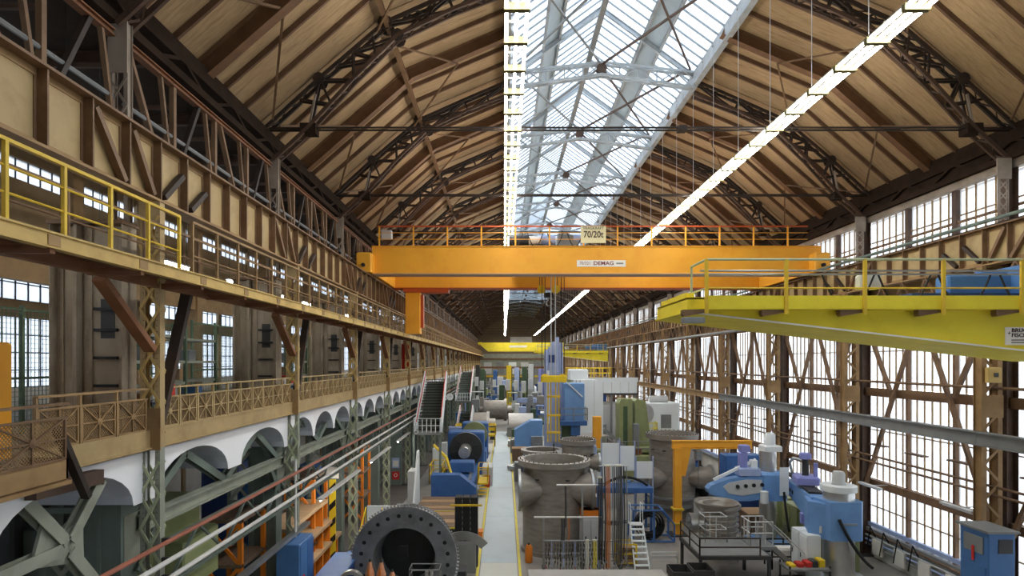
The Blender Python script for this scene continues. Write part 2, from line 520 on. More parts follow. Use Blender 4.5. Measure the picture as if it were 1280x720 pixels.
MB().prism([(SKY_L.x, SKY_L.z), (2*XC - SKY_L.x, SKY_L.z), (XC, RIDGE.z)], Y(KS) - 0.1, Y(KS)).build('gable', 'skylight_panel', lant)
MB().box(4.2, 4.45, yl0, yl1, H + 15.3, H + 15.38).build('service_rail', 'mid_grey', lant)
# flat braces under the lantern between the trusses
zt = H + 14.75
br = MB()
br.beam((XC, 0, zt + 0.2), (9.4, -BAY, zt), 0.09, 0.09); br.beam((9.4, 0, zt - 0.1), (XC, -BAY, zt + 0.1), 0.08, 0.08)
b0_ = br.build('lantern_brace', 'truss_brown', lant); b0_.location.y = Y(1)
br = MB(); br.beam((XC, 0, zt + 0.2), (0.4, -BAY, zt), 0.08, 0.08); br.beam((0.4, 0, zt - 0.1), (XC, -BAY, zt + 0.1), 0.08, 0.08)
b1_ = br.build('lantern_brace', 'mid_grey', lant); b1_.location.y = Y(1)
for k in range(2, KS+1):
    inst(b0_, 'lantern_brace', lant, (0, Y(k), 0)); inst(b1_, 'lantern_brace', lant, (0, Y(k), 0))

# ------------------------------------------------------------------ roof trusses
def laced(m, p, q, gap=0.34, t=0.075, pitch=0.45):
    """pair of parallel bars with zigzag lacing between"""
    p, q = V(p), V(q)
    o = V((0, gap/2, 0))
    for s in (-1, 1): m.beam(p + o*s, q + o*s, t, t*1.5)
    L = (q - p).length; n = max(2, int(L/pitch))
    for i in range(n):
        a = lerp(p, q, i/n) + o*(1 if i % 2 else -1); b = lerp(p, q, (i+1)/n) + o*(-1 if i % 2 else 1)
        m.beam(a, b, 0.03, 0.05)
def zz(x, z): return V((x, 0, H + z))
TOPC = [zz(-8.5, 8.35), zz(-6.6, 10.1), zz(-4.25, 12.1), zz(-2.0, 13.1), zz(0.2, 14.05)]
BOTC = [zz(-8.25, 7.2), zz(-7.0, 8.35), zz(-5.4, 10.1), zz(-3.8, 11.65), zz(-1.8, 12.6), zz(0.3, 13.4)]
def make_truss():
    t = thing('roof_truss', 'x', 'truss', (0, 0, 0))
    for side in (0, 1):
        f = mir if side else V
        tc = [f(p) for p in TOPC]; bc = [f(p) for p in BOTC]
        m = MB()
        for a, b in zip(tc[:-1], tc[1:]): laced(m, a, b, 0.36, 0.085)
        m.build('top_chord', 'truss_dark', t)
        m = MB()
        for a, b in zip(bc[:-1], bc[1:]): laced(m, a, b, 0.36, 0.085, 0.36)
        m.build('bottom_chord', 'truss_brown', t)
        webs = [(bc[1], tc[0]), (bc[1], tc[1]), (bc[2], tc[1]), (bc[2], lerp(tc[1], tc[2], 0.5)), (lerp(bc[2], bc[3], .5), lerp(tc[1], tc[2], .5)),
                (bc[3], lerp(tc[1], tc[2], .5)), (bc[3], tc[2]), (bc[3], tc[3]), (bc[4], tc[3]), (bc[4], tc[2]), (bc[4], tc[4]), (lerp(bc[1], bc[2], .5), tc[1]), (lerp(bc[1], bc[2], .5), lerp(tc[0], tc[1], .6)), (lerp(bc[2], bc[3], .5), lerp(tc[1], tc[2], .25)), (lerp(bc[2], bc[3], .5), lerp(tc[1], tc[2], .8)), (lerp(bc[3], bc[4], .5), lerp(tc[2], tc[3], .35)), (lerp(bc[3], bc[4], .5), lerp(tc[2], tc[3], .8)), (lerp(bc[4], bc[5], .5), lerp(tc[3], tc[4], .5))]
        for a, b in webs:
            m = MB()
            for s in (-0.1, 0.1): m.beam(a + V((0, s, 0)), b + V((0, s, 0)), 0.06, 0.07)
            m.build('web_bar', 'truss_dark', t)
        m = MB()
        sx = -1 if side else 1
        for s in (-0.16, 0.16):
            a = bc[1] + V((0.05*sx, s, 0.1)); m.beam(a, a + V((0.22*sx, 0, 1.1)), 0.07, 0.07)
        m.build('hanger', 'pale_post', t)
        MB().box(bc[1].x - 0.28, bc[1].x + 0.28, -0.22, 0.22, bc[1].z - 0.2, bc[1].z + 0.16).build('tie_anchor', 'eave_dark', t)
        for q, r in ((tc[1], 0.28), (tc[2], 0.34), (bc[3], 0.3)):
            for s in (-0.2, 0.2): MB().lathe([(0.0, -0.012), (r*0.8, -0.012), (r*0.8, 0.012), (0.0, 0.012)], (q.x, s, q.z), 'y', 8).build('gusset_plate', 'truss_dark', t)
        # pale lattice under the lantern
        a, b = f(zz(0.25, 14.5)), zz(XC, 15.0)
        c, d = f(zz(0.25, 13.75)), zz(XC, 14.4)
        m = MB(); laced(m, a, b, 0.3, 0.07); m.build('lantern_top_chord', 'skylight_steel', t)
        m = MB(); laced(m, c, d, 0.3, 0.07); m.build('lantern_bottom_chord', 'skylight_steel', t)
        for i in range(5):
            m = MB()
            u0, u1 = i/5, (i + 1)/5
            p, q = (lerp(c, d, u0), lerp(a, b, u1)) if i % 2 == 0 else (lerp(a, b, u0), lerp(c, d, u1))
            m.beam(p, q, 0.05, 0.05); m.beam(lerp(a, b, u1), lerp(c, d, u1), 0.05, 0.05)
            m.build('lantern_web', 'skylight_steel', t)
    l, r = BOTC[1], mir(BOTC[1])
    for s in (-0.12, 0.12):
        MB().tube(l + V((0, s, 0.02)), r + V((0, s, 0.02)), 0.035, 6).build('tie_rod', 'truss_dark', t)
    MB().box(XC + 1.35, XC + 1.65, -0.16, 0.16, l.z - 0.08, l.z + 0.1).build('turnbuckle', 'truss_dark', t)
    m = MB(); m.lathe([(0, -0.16), (0.26, -0.16), (0.26, 0.16), (0, 0.16)], (XC, 0, H + 14.7), 'y', 10)
    m.build('crown_plate', 'truss_brown', t)
    return t
tr = make_truss()
tr['label'] = 'first dark lattice roof truss with tie rod counted from the camera'
tr.location.y = Y(0)
for k in range(1, K1):
    copy_tree(tr, (0, Y(k), 0), ORD[k] + ' dark lattice roof truss with tie rod counted from the camera')

# eave girders: dark band where roof and side meet
for side, nm in ((0, 'trim_1'), (1, 'trim_2')):
    e = thing(nm, 'dark lattice eave girder under the roof edge on the ' + ('glazed wall side' if side else 'gallery side'), 'eave girder', kind='structure')
    f = (lambda x: 2*XC - x) if side else (lambda x: x)
    MB().box(f(-9.1), f(-8.45), YB, YE, H + 7.9, H + 8.35).build('eave_beam', 'eave_dark', e)
    MB().box(f(-8.75), f(-8.25), YB, YE, H + 7.25, H + 7.45).build('lower_beam', 'eave_dark', e)
    lm = MB()
    n = 6
    for i in range(n):
        a = (f(-8.5), i*BAY/n, H + (7.4 if i % 2 else 8.0)); b = (f(-8.5), (i+1)*BAY/n, H + (8.0 if i % 2 else 7.4))
        lm.beam(a, b, 0.09, 0.09)
    lo = lm.build('lacing', 'eave_dark', e); lo.location.y = Y(-1)
    for k in range(0, K1): inst(lo, 'lacing', e, (0, Y(k), 0))

# ------------------------------------------------------------------ right hand wall: glazing
XG = 18.5
wr = thing('wall_right', 'tall glazed steel wall of the hall beside the drilling machines', 'wall', kind='structure')
MB().box(XG - 0.1, XG + 0.3, YB, YE, 0, H - 8.3).build('plinth', 'wall_white', wr)
MB().box(XG - 0.02, XG + 0.3, YB, YE, H + 2.3, H + 4.9).build('spandrel', 'wall_buff', wr)
MB().box(XG - 0.25, XG + 0.3, YB, YE, H + 6.95, H + 7.25).build('header_beam', 'pale_post', wr)
MB().box(XG - 0.1, XG + 0.3, YB, YE, H + 7.2, H + 8.6).build('upper_wall', 'eave_dark', wr)
for z0, z1, x0, mm in ((-6.15, -5.8, -0.35, 'brown_steel'), (-1.7, -1.3, -0.35, 'brown_steel'), (-8.42, -8.28, -0.3, 'mid_grey'), (2.2, 2.4, -0.25, 'brown_steel'), (4.82, 5.0, -0.2, 'truss_brown'), (5.58, 5.68, -0.12, 'brown_steel')):
    MB().box(XG + x0, XG - 0.02, YB, YE, H + z0, H + z1).build('transom', mm, wr)
rows_low = [(-8.28, -7.2), (-7.2, -6.15), (-5.8, -3.4), (-3.4, -1.7), (-1.3, 0.5), (0.5, 2.2)]
rows_up = [(5.0, 5.15), (5.15, 5.58), (5.68, 5.92), (5.92, 6.95)]
NP = 18
wn = 0
pane_mesh = {}
def pane_obj(z0, z1, w, x, mt):
    key = (z0, z1, x)
    if key not in pane_mesh:
        o = MB().box(x, x + 0.008, 0.015, w - 0.015, H + z0 + 0.015, H + z1 - 0.015).build('pane', mt)
        pane_mesh[key] = o.data; bpy.data.objects.remove(o)
    return pane_mesh[key]
bars_mesh = None
for k in range(-3, K1):
    wn += 1
    far = k > 2 or k < 0
    wlab = ('glazed bay of the tall side wall, ' + ORD[k] + ' counted from the camera') if k >= 0 else 'glazed bay of the tall side wall beside the camera'
    w_ = thing('window_%d' % wn, wlab, 'window', (0, Y(k), 0), kind='structure')
    pw = BAY/NP
    if far:
        m = MB()
        for z0, z1 in rows_low + rows_up:
            for j in range(NP): m.box(XG, XG + 0.008, j*pw + 0.015, (j+1)*pw - 0.015, H + z0 + 0.015, H + z1 - 0.015)
        tag(m.build('panes', 'glass_wall', w_), kind='stuff')
    else:
        for z0, z1 in rows_low + rows_up:
            me = pane_obj(z0, z1, pw, XG, 'glass_wall')
            for j in range(NP):
                inst(me, 'pane', w_, (0, j*pw, 0))
    if bars_mesh is None:
        m = MB()
        for j in range(NP):
            if j % 6 == 0: continue
            for z0, z1 in ((-8.28, 2.2), (5.0, 6.95)):
                m.box(XG - 0.04, XG + 0.03, j*pw - 0.02, j*pw + 0.02, H + z0, H + z1)
        bars_mesh = m.build('muntin_bars', 'tan_dark', w_)
        m = MB()
        for z in (-7.2, -3.4, 0.5, 5.15, 5.92):
            m.box(XG - 0.035, XG + 0.03, 0, BAY, H + z - 0.022, H + z + 0.022)
        hb = m.build('cross_bars', 'tan_dark', w_)
        mm_ = MB().box(XG - 0.16, XG + 0.06, -0.07, 0.07, H - 8.3, H + 2.3)
        mm_ = mm_.build('mullion', 'brown_steel', w_); mm_.location.y = BAY/3
        inst(mm_, 'mullion', w_, (0, 2*BAY/3, 0))
        mu = MB().box(XG - 0.16, XG + 0.06, -0.12, 0.12, H + 4.9, H + 7.0).build('upper_mullion', 'truss_brown', w_); mu.location.y = BAY/3
        inst(mu, 'upper_mullion', w_, (0, 2*BAY/3, 0))
    else:
        inst(bars_mesh, 'muntin_bars', w_); inst(hb, 'cross_bars', w_)
        for q in (1, 2):
            inst(mm_, 'mullion', w_, (0, q*BAY/3, 0)); inst(mu, 'upper_mullion', w_, (0, q*BAY/3, 0))

# end walls
ew = thing('wall_far', 'dim far end wall of the hall', 'wall', kind='structure')
MB().box(-19, 19.5, YE, YE + 0.3, 0, H + 19).build('end_wall', 'wall_dim', ew)
MB().box(-8, 18, YE - 0.1, YE, 0, H + 2.5).build('lower_wall', 'green_pale', ew)
MB().box(2.0, 9.0, YE - 0.1, YE, H + 4, H + 8).build('pale_panel', 'wall_white', ew)
for i in range(6): MB().box(-6.5 + i*4, -4.0 + i*4, YE - 0.16, YE - 0.1, H - 4.0, H - 0.2).build('grey_panel', ('light_grey', 'mid_grey', 'machine_white')[i % 3], ew)
MB().box(3.0, 9.0, YE - 0.2, YE - 0.1, 0, 5.4).build('gate', 'deep_green', ew)
for z in (-5.0, 0.6): MB().box(-8, 18, YE - 0.5, YE - 0.1, H + z, H + z + 0.5).build('cross_beam', 'rail_yellow' if z < 0 else 'brown_steel', ew)
bw_ = thing('wall_back', 'end wall of the hall behind the camera', 'wall', kind='structure')
MB().box(-19, 19.5, YB - 0.3, YB, 0, H + 19).build('end_wall', 'wall_white', bw_)
# ------------------------------------------------------------------ riveting helper
def rivets(m, pts, axis, r=0.018, h=0.012):
    for p in pts:
        p = V(p)
        if axis == 'y': a = [V((r, 0, 0)), V((0, 0, r)), V((-r, 0, 0)), V((0, 0, -r))]; n = V((0, -h, 0))
        else: a = [V((0, r, 0)), V((0, 0, r)), V((0, -r, 0)), V((0, 0, -r))]; n = V((h, 0, 0))
        m.add([p + q for q in a] + [p + n], [(0,1,4),(1,2,4),(2,3,4),(3,0,4)])

# ------------------------------------------------------------------ crane runway girders, one per bay on each side
def make_girder(sx):
    """local: x=0 at the web, y 0..BAY, sx = side that faces the hall"""
    g = thing('crane_girder', 'x', 'girder')
    z0, z1 = H + 3.43, H + 4.8
    n = 8; w = BAY/n
    for j in range(n):
        o = MB().box(-0.012, 0.012, j*w + 0.005, (j+1)*w - 0.005, z0 + 0.05, z1 - 0.05).build('web_plate', 'tan_girder', g)
    MB().box(-0.24, 0.24, 0, BAY, z1 - 0.05, z1).build('top_flange', 'brown_steel', g)
    MB().box(-0.24, 0.24, 0, BAY, z0, z0 + 0.05).build('bottom_flange', 'tan_dark', g)
    for zz_ in (z0 + 0.05, z1 - 0.17): MB().box(0.012*sx, 0.03*sx, 0, BAY, zz_, zz_ + 0.12).build('flange_angle', 'tan_dark', g)
    for j in range(n):
        m = MB(); m.box(0.012*sx, 0.2*sx, j*w - 0.02, j*w + 0.02, z0 + 0.05, z1 - 0.05); m.box(0.012*sx, 0.03*sx, j*w - 0.08, j*w + 0.08, z0 + 0.05, z1 - 0.05)
        m.build('stiffener', 'brown_steel', g)
    for (ya, za, yb, zb, mt) in ((6.5, 4.65, 7.35, 3.55, 'brown_steel'), (7.6, 4.65, 8.3, 3.55, 'brown_steel'), (0.2, 3.6, 0.95, 4.3, 'truss_dark'), (1.3, 3.6, 2.0, 4.2, 'truss_dark')):
        MB().beam((0.12*sx, ya, H + za), (0.12*sx, yb, H + zb), 0.12, 0.13, up=(1, 0, 0)).build('brace', mt, g)
    MB().box(-0.05, 0.05, 0, BAY, z1, z1 + 0.09).build('crane_rail', 'dark_steel', g)
    rv = MB(); 
    pts = []
    for j in range(44):
        for zz_ in (z0 + 0.11, z1 - 0.11): pts.append((0.03*sx, (j + 0.5)*BAY/44, zz_))
    rivets(rv, pts, 'x', 0.018, 0.012*sx)
    tag(rv.build('rivets', 'tan_dark', g), kind='stuff')
    return g
for sx, x, where in ((1, -7.6, 'gallery side'), (-1, 17.4, 'glazed wall side')):
    g = make_girder(sx)
    g.location = (x, Y(-1), 0)
    g['label'] = 'tan riveted crane runway girder on the %s, bay beside the camera' % where
    for k in range(0, K1):
        copy_tree(g, (x, Y(k), 0), 'tan riveted crane runway girder on the %s, %s bay ahead' % (where, ORD[k]))

# ------------------------------------------------------------------ gallery side: lattice posts that carry the runway
def lattice_face(m, x0, x1, y, z0, z1, n, w=0.06, t=0.02):
    dz = (z1 - z0)/n
    for i in range(n):
        a, b = z0 + i*dz, z0 + (i+1)*dz
        m.beam((x0, y, a), (x1, y, b), w, t, up=(0, 1, 0)); m.beam((x0, y + 0.012, b), (x1, y + 0.012, a), w, t, up=(0, 1, 0))
def make_post():
    t = thing('lattice_post', 'x', 'column')
    hw, dp = 0.215, 0.09
    zg = H - 1.85
    for (z0, z1, mt, nm) in ((0.0, zg, 'green_pale', 'lower_leg'), (zg, H + 3.43, 'tan_girder', 'upper_leg')):
        for s in (-1, 1):
            m = MB()
            x = s*hw
            m.box(x - s*0.11, x, -dp, -dp + 0.015, z0, z1); m.box(x - s*0.015, x, -dp + 0.015, dp - 0.015, z0, z1); m.box(x - s*0.11, x, dp - 0.015, dp, z0, z1)
            m.build(nm, mt, t)
        n = max(2, int((z1 - z0)/0.74))
        for y in (-dp - 0.012, dp + 0.012):
            m = MB(); lattice_face(m, -hw + 0.01, hw - 0.01, y, z0 + 0.3, z1 - 0.3, n, 0.055, 0.03); m.build('lacing', 'ochre' if z0 else 'mint_rail', t)
    MB().box(-hw - 0.02, hw + 0.02, -dp - 0.03, -dp, zg - 0.05, zg + 0.85).build('joint_plate', 'tan_dark', t)
    MB().box(-hw - 0.01, hw + 0.01, -dp - 0.025, -dp, H + 3.0, H + 3.43).build('head_plate', 'tan_girder', t)
    MB().box(-0.45, 0.45, -0.4, 0.4, 0, 0.06).build('base_plate', 'dark_steel', t)
    rv = MB(); pts = []
    for i in range(110):
        z = 0.2 + i*0.118
        for s in (-1, 1): pts.append((s*0.15, -dp - 0.001, z))
    rivets(rv, pts, 'y', 0.016, 0.012)
    tag(rv.build('rivets', 'brown_steel', t), kind='stuff')
    # knee braces along the line
    for (ya, za, yb, zb, mt) in ((-1.75, 1.55, -0.15, 0.3 - 0.05, 'red_brown'), (0.15, -1.3, 1.3, 1.6, 'truss_dark')):
        MB().beam((0.05, ya, H + za), (0.05, yb, H + zb), 0.13, 0.24, up=(1, 0, 0)).build('knee_brace', mt, t)
    return t
XP = -7.6
p0 = make_post(); p0.location = (XP, Y(-1), 0); p0['label'] = 'tan lattice post of the gallery nearest the camera, rising past the frame edge'
for k in range(0, K1):
    copy_tree(p0, (XP, Y(k), 0), ORD[k] + ' tan lattice post along the gallery edge counted from the camera')

# ------------------------------------------------------------------ broad riveted hall columns behind the posts
def make_column():
    t = thing('riveted_column', 'x', 'column')
    xa, xb = -1.55, 0.0
    z0, z1 = H - 1.75, H + 3.0
    m = MB(); m.box(xa, xb, -0.02, 0.02, z0, z1); m.box(xa, xa + 0.02, -0.25, 0.25, z0, z1); m.box(xb - 0.02, xb, -0.25, 0.25, z0, z1)
    m.build('web_plate', 'old_plate', t)
    for x0, x1, yy in ((xa, xa + 0.16, -0.05), (xa + 0.35, xa + 0.5, -0.05), (xa + 0.5, xa + 0.56, -0.22), (xa + 0.62, xa + 0.78, -0.06), (xb - 0.2, xb, -0.05)):
        MB().box(x0, x1, yy, -0.02, z0, z1).build('riveted_angle', 'old_plate', t)
    MB().box(xa - 0.03, xb + 0.03, -0.3, 0.3, z1 - 0.08, z1).build('cap_plate', 'brown_steel', t)
    for z in (-1.15, -0.55, 0.05, 0.65, 1.1):
        MB().box(xa + 0.85, xa + 1.35, -0.12, -0.02, H + z, H + z + 0.06).build('step_rung', 'black', t)
    MB().box(xa + 0.95, xa + 1.25, -0.03, -0.018, H + 0.5, H + 1.35).build('hatch', 'dark_steel', t)
    rv = MB(); pts = []
    for i in range(40):
        z = z0 + 0.1 + i*0.118
        for x in (xa + 0.08, xa + 0.425, xa + 0.7, xb - 0.1): pts.append((x, -0.062, z))
    rivets(rv, pts, 'y', 0.02, 0.014)
    tag(rv.build('rivets', 'old_plate', t), kind='stuff')
    # post above the runway girder, up to the eave
    m = MB()
    for x in (-0.4, -0.07): m.box(x, x + 0.09, -0.09, -0.075, H + 3.0, H + 7.3); m.box(x, x + 0.09, 0.075, 0.09, H + 3.0, H + 7.3); m.box(x + 0.04, x + 0.05, -0.075, 0.075, H + 3, H + 7.3)
    m.build('upper_post', 'pale_post', t)
    m = MB(); lattice_face(m, -0.38, 0.0, -0.105, H + 4.9, H + 6.1, 2, 0.045, 0.025); m.build('lacing', 'pale_post', t)
    MB().box(-0.4, 0.02, -0.11, -0.09, H + 6.2, H + 7.3).build('head_plate', 'pale_post', t)
    # green column below the gallery
    m = MB(); m.box(-0.85, 0.0, -0.28, 0.28, 0, H - 3.0)
    m.build('lower_shaft', 'green_grey', t)
    for x in (-0.87, -0.5, -0.06): MB().box(x, x + 0.08, -0.32, -0.28, 0, H - 3.0).build('riveted_angle', 'green_grey', t)
    for x in (-1.75, -1.0): MB().box(x, x + 0.14, -0.25, 0.25, 0, H - 3.1).build('lattice_leg', 'green_grey', t)
    n = 7
    dz = (H - 3.3)/n
    for i in range(n):
        m = MB()
        m.beam((-1.65, -0.24, 0.2 + i*dz), (-0.95, -0.24, 0.2 + (i+1)*dz - 0.12), 0.1, 0.03, up=(0, 1, 0)); m.beam((-1.65, -0.22, 0.2 + (i+1)*dz - 0.12), (-0.95, -0.22, 0.2 + i*dz), 0.1, 0.03, up=(0, 1, 0))
        m.build('cross_lacing', 'green_pale', t)
        MB().box(-1.7, -0.9, -0.26, -0.22, 0.2 + (i+1)*dz - 0.12, 0.2 + (i+1)*dz).build('batten', 'green_grey', t)
    return t
XM = -8.1
c0 = make_column(); c0.location = (XM, Y(-1), 0); c0['label'] = 'broad riveted hall column beside the camera behind the nearest lattice post'
for k in range(0, K1):
    copy_tree(c0, (XM, Y(k), 0), '%s broad riveted plate column standing on the gallery counted from the camera' % ORD[k])

# lattice girder between runway and eave, one panel truss per bay
def make_upper_lattice():
    t = thing('lattice_girder', 'x', 'girder')
    x = -8.35
    MB().ibeam((x, 0.2, H + 7.0), (x, BAY - 0.2, H + 7.0), 0.18, 0.16, 0.03).build('top_chord', 'red_brown', t)
    MB().tube((x, 0.2, H + 5.65), (x, BAY - 0.2, H + 5.65), 0.05, 6).build('pipe', 'mid_grey', t)
    n = 4; w = BAY/n
    for j in range(n):
        a, b = j*w, (j+1)*w
        d = ((a + 0.2, 4.9, b - 0.9, 6.95) if j % 2 else (a + 0.3, 6.95, b - 0.7, 4.9))
        MB().beam((x, d[0], H + d[1]), (x, d[2], H + d[3]), 0.1, 0.13, up=(1, 0, 0)).build('diagonal', 'brown_steel' if j % 2 == 0 else 'truss_dark', t)
        MB().beam((x, b - 0.55, H + 6.95), (x, b - 0.15, H + 4.9), 0.08, 0.1, up=(1, 0, 0)).build('diagonal', 'brown_steel', t)
        if j: MB().box(x - 0.06, x + 0.06, a - 0.06, a + 0.06, H + 4.8, H + 7.0).build('upright', 'brown_steel', t)
        MB().beam((x, a, H + 6.4), (x - 2.0, a, H + 6.4), 0.09, 0.09).build('cross_bar', 'truss_brown', t)
    return t
u0 = make_upper_lattice(); u0.location.y = Y(-1); u0['label'] = 'brown lattice girder above the gallery runway, bay beside the camera'
for k in range(0, K1): copy_tree(u0, (0, Y(k), 0), 'brown lattice girder above the gallery runway, %s bay ahead' % ORD[k])

# ------------------------------------------------------------------ maintenance walkway in front of the posts
wk = thing('maintenance_walkway', 'long ochre steel walkway hung in front of the gallery posts', 'walkway', (-6.5, 0, H + 1.6))
zw = 0.0
eb = MB().box(-0.04, 0.0, 0.004, BAY - 0.004, 0.04, 0.26)
eb.box(-0.12, 0.03, 0.004, BAY - 0.004, 0.24, 0.27); eb.box(-0.12, 0.03, 0.004, BAY - 0.004, 0.03, 0.05)
eb = eb.build('edge_beam', 'ochre', wk); eb.location.y = Y(-2)
ib = MB().ibeam((-0.95, 0, 0.1), (-0.95, BAY, 0.1), 0.12, 0.24, 0.03).build('inner_beam', 'red_brown', wk); ib.location.y = Y(-2)
dk = MB().box(-1.0, -0.05, 0.01, BAY/4 - 0.01, 0.2, 0.235).build('deck_plate', 'brown_steel', wk); dk.location.y = Y(-2)
sp = MB().box(-0.03, 0.012, -0.12, 0.12, 0.07, 0.22).build('splice_plate', 'tan_dark', wk); sp.location.y = Y(-2)
cb = MB().beam((-1.0, 0, 0.02), (-0.02, 0, 0.02), 0.1, 0.12).build('cross_bracket', 'red_brown', wk); cb.location.y = Y(-2)
for k in range(-2, K1):
    for q in range(4):
        if k > -2 or q: inst(dk, 'deck_plate', wk, (0, Y(k) + q*BAY/4, 0))
    for q in range(4):
        if (k > -2 or q): inst(cb, 'cross_bracket', wk, (0, Y(k) + q*BAY/4, 0)); inst(sp, 'splice_plate', wk, (0, Y(k) + q*BAY/4, 0))
    if k > -2:
        inst(eb, 'edge_beam', wk, (0, Y(k), 0)); inst(ib, 'inner_beam', wk, (0, Y(k), 0))
def railing(name, label, x, y0, y1, zb, mt, pitch, h=1.05, mids=2, pw=0.055):
    t = thing(name, label, 'railing', (x, y0, zb))
    n = int(round((y1 - y0)/pitch)); w = (y1 - y0)/n
    pm = MB().box(-pw/2, pw/2, -pw/2, pw/2, 0, h).build('post', mt, t)
    for i in range(1, n+1): inst(pm, 'post', t, (0, i*w, 0))
    MB().box(-0.03, 0.03, 0, y1 - y0, h - 0.03, h + 0.02).build('top_rail', mt, t)
    for q in range(mids):
        z = h*(q + 1)/(mids + 1)
        MB().tube((0, 0, z), (0, y1 - y0, z), 0.018, 6).build('mid_rail', mt, t)
    return t
railing('walkway_railing', 'bright yellow railing on the near stretch of the walkway', -6.53, 3.6, 11.9, H + 1.87, 'rail_yellow', 1.05)
railing('walkway_railing', 'dull ochre railing on the far stretch of the walkway', -6.53, 12.4, 180, H + 1.87, 'tan_dark', 1.06)
railing('walkway_railing', 'inner brown railing of the walkway beside the posts', -7.35, 3.6, 180, H + 1.87, 'brown_steel', 2.12, mids=1, pw=0.05)

# ------------------------------------------------------------------ gallery: slab, fascia, star railing, white arches
gal = thing('floor_gallery', 'gallery floor above the white arches', 'floor', kind='structure')
MB().box(-18.4, -7.75, YB, YE, H - 1.95, H - 1.75).build('gallery_slab', 'slab_grey', gal)
fas = thing('gallery_fascia', 'tan riveted edge beam running along the gallery under its railing', 'fascia')
fb = MB().box(XP - 0.02, XP + 0.02, 0.004, BAY - 0.004, H - 1.84, H - 1.47); fb.box(XP - 0.1, XP + 0.06, 0.004, BAY - 0.004, H - 1.88, H - 1.84); fb.box(XP - 0.06, XP + 0.04, 0.004, BAY - 0.004, H - 1.5, H - 1.46)
fb = fb.build('fascia_plate', 'tan_girder', fas); fb.location.y = Y(0)
for k in range(1, K1): inst(fb, 'fascia_plate', fas, (0, Y(k), 0))
f2 = MB().box(XP - 0.02, XP + 0.02, 9.55, Y(0) - 0.01, H - 1.84, H - 1.47).box(XP - 0.1, XP + 0.06, 9.55, Y(0) - 0.01, H - 1.88, H - 1.84).build('fascia_plate', 'tan_girder', fas)
def star_panel(w, h):
    m = MB()
    t = 0.028
    for a in ((0, 0, w, 0), (0, h, w, h), (0, 0, 0, h), (w, 0, w, h)):
        m.beam((0, a[0], a[1]), (0, a[2], a[3]), t*1.3, t*1.3, up=(1, 0, 0))
    c = (w/2, h/2)
    for ex, ez in ((0, 0), (w, 0), (0, h), (w, h), (w/2, 0), (w/2, h), (0, h/2), (w, h/2)):
        m.beam((0.01, c[0], c[1]), (0.01, ex, ez), 0.022, 0.026, up=(1, 0, 0))
    m.lathe([(0, -0.015), (0.07, -0.015), (0.07, 0.03), (0, 0.045)], (0, c[0], c[1]), 'x', 8)
    return m
def mesh_grid(w, h, p=0.06):
    m = MB()
    n = int((w + h)/p)
    for i in range(1, n):
        s = i*p
        a = (max(0, s - h), min(s, h)); b = (min(s, w), max(0, s - w))
        m.beam((-0.02, a[0], a[1]), (-0.02, b[0], b[1]), 0.009, 0.009, up=(1, 0, 0))
        m.beam((-0.02, w - a[0], a[1]), (-0.02, w - b[0], b[1]), 0.009, 0.009, up=(1, 0, 0))
    return m
def star_railing(name, label, x, y0, n, w, mt, zb=H - 1.46, meshes=None):
    t = thing(name, label, 'railing', (x, y0, zb))
    pw, ph = w - 0.1, 0.65
    meshes = meshes if meshes is not None else {}
    for i in range(n):
        if 'p' not in meshes:
            a = star_panel(pw, ph).build('star_panel', mt, t); meshes['p'] = a
            b = mesh_grid(pw, ph).build('wire_mesh', 'tan_dark', a); meshes['m'] = b
            c = MB().box(-0.03, 0.03, -0.022, 0.022, 0, 0.88); c = c.build('post', mt, t); meshes['c'] = c
            tag(b, kind='stuff')
        else:
            a = inst(meshes['p'], 'star_panel', t); 
            b = inst(meshes['m'], 'wire_mesh', a); tag(b, kind='stuff')
            c = inst(meshes['c'], 'post', t)
        a.location = (0, i*w + 0.05, 0.01); c.location = (0, i*w, 0)
    MB().box(-0.04, 0.04, 0, n*w, 0.86, 0.9).build('top_rail', mt, t)
    MB().box(-0.025, 0.025, 0, n*w, 0.65, 0.68).build('panel_rail', mt, t)
    return t
sm_ = {}
star_railing('star_railing', 'dark near balcony railing with star panels that stands out from the gallery', -6.98, 3.7, 4, 1.44, 'brown_steel', zb=H - 1.55)
star_railing('star_railing', 'short star panel railing between the balcony and the first lattice post', XP, 9.6, 3, 1.0, 'tan_dark')
for k in range(0, K1):
    star_railing('star_railing', 'gallery railing with star panels, %s bay after the first lattice post' % ORD[k], XP, Y(k) + 0.25, 10, 0.8, 'tan_girder', meshes=sm_)
bal = thing('balcony', 'projecting near balcony platform of the gallery with a riveted edge', 'balcony', (-7.3, 6.5, H - 1.95))
m = MB().box(0.28, 0.32, -3.0, 2.98, 0.08, 0.42); m.box(0.24, 0.38, -3.0, 2.98, 0.0, 0.06); m.build('edge_plate', 'tan_dark', bal)
MB().box(-0.4, 0.28, -3.0, 2.98, 0.2, 0.3).build('deck', 'slab_grey', bal)
MB().box(-0.4, 0.32, 2.94, 2.98, -0.02, 0.42).build('end_plate', 'brown_steel', bal)
MB().beam((0.2, 2.9, 0.9), (-0.1, 4.0, -0.45), 0.1, 0.14, up=(1, 0, 0)).build('strut', 'truss_dark', bal)
MB().beam((-0.3, 3.0, -0.15), (-0.3, 4.6, -0.2), 0.2, 0.26).build('carrier_beam', 'truss_brown', bal)

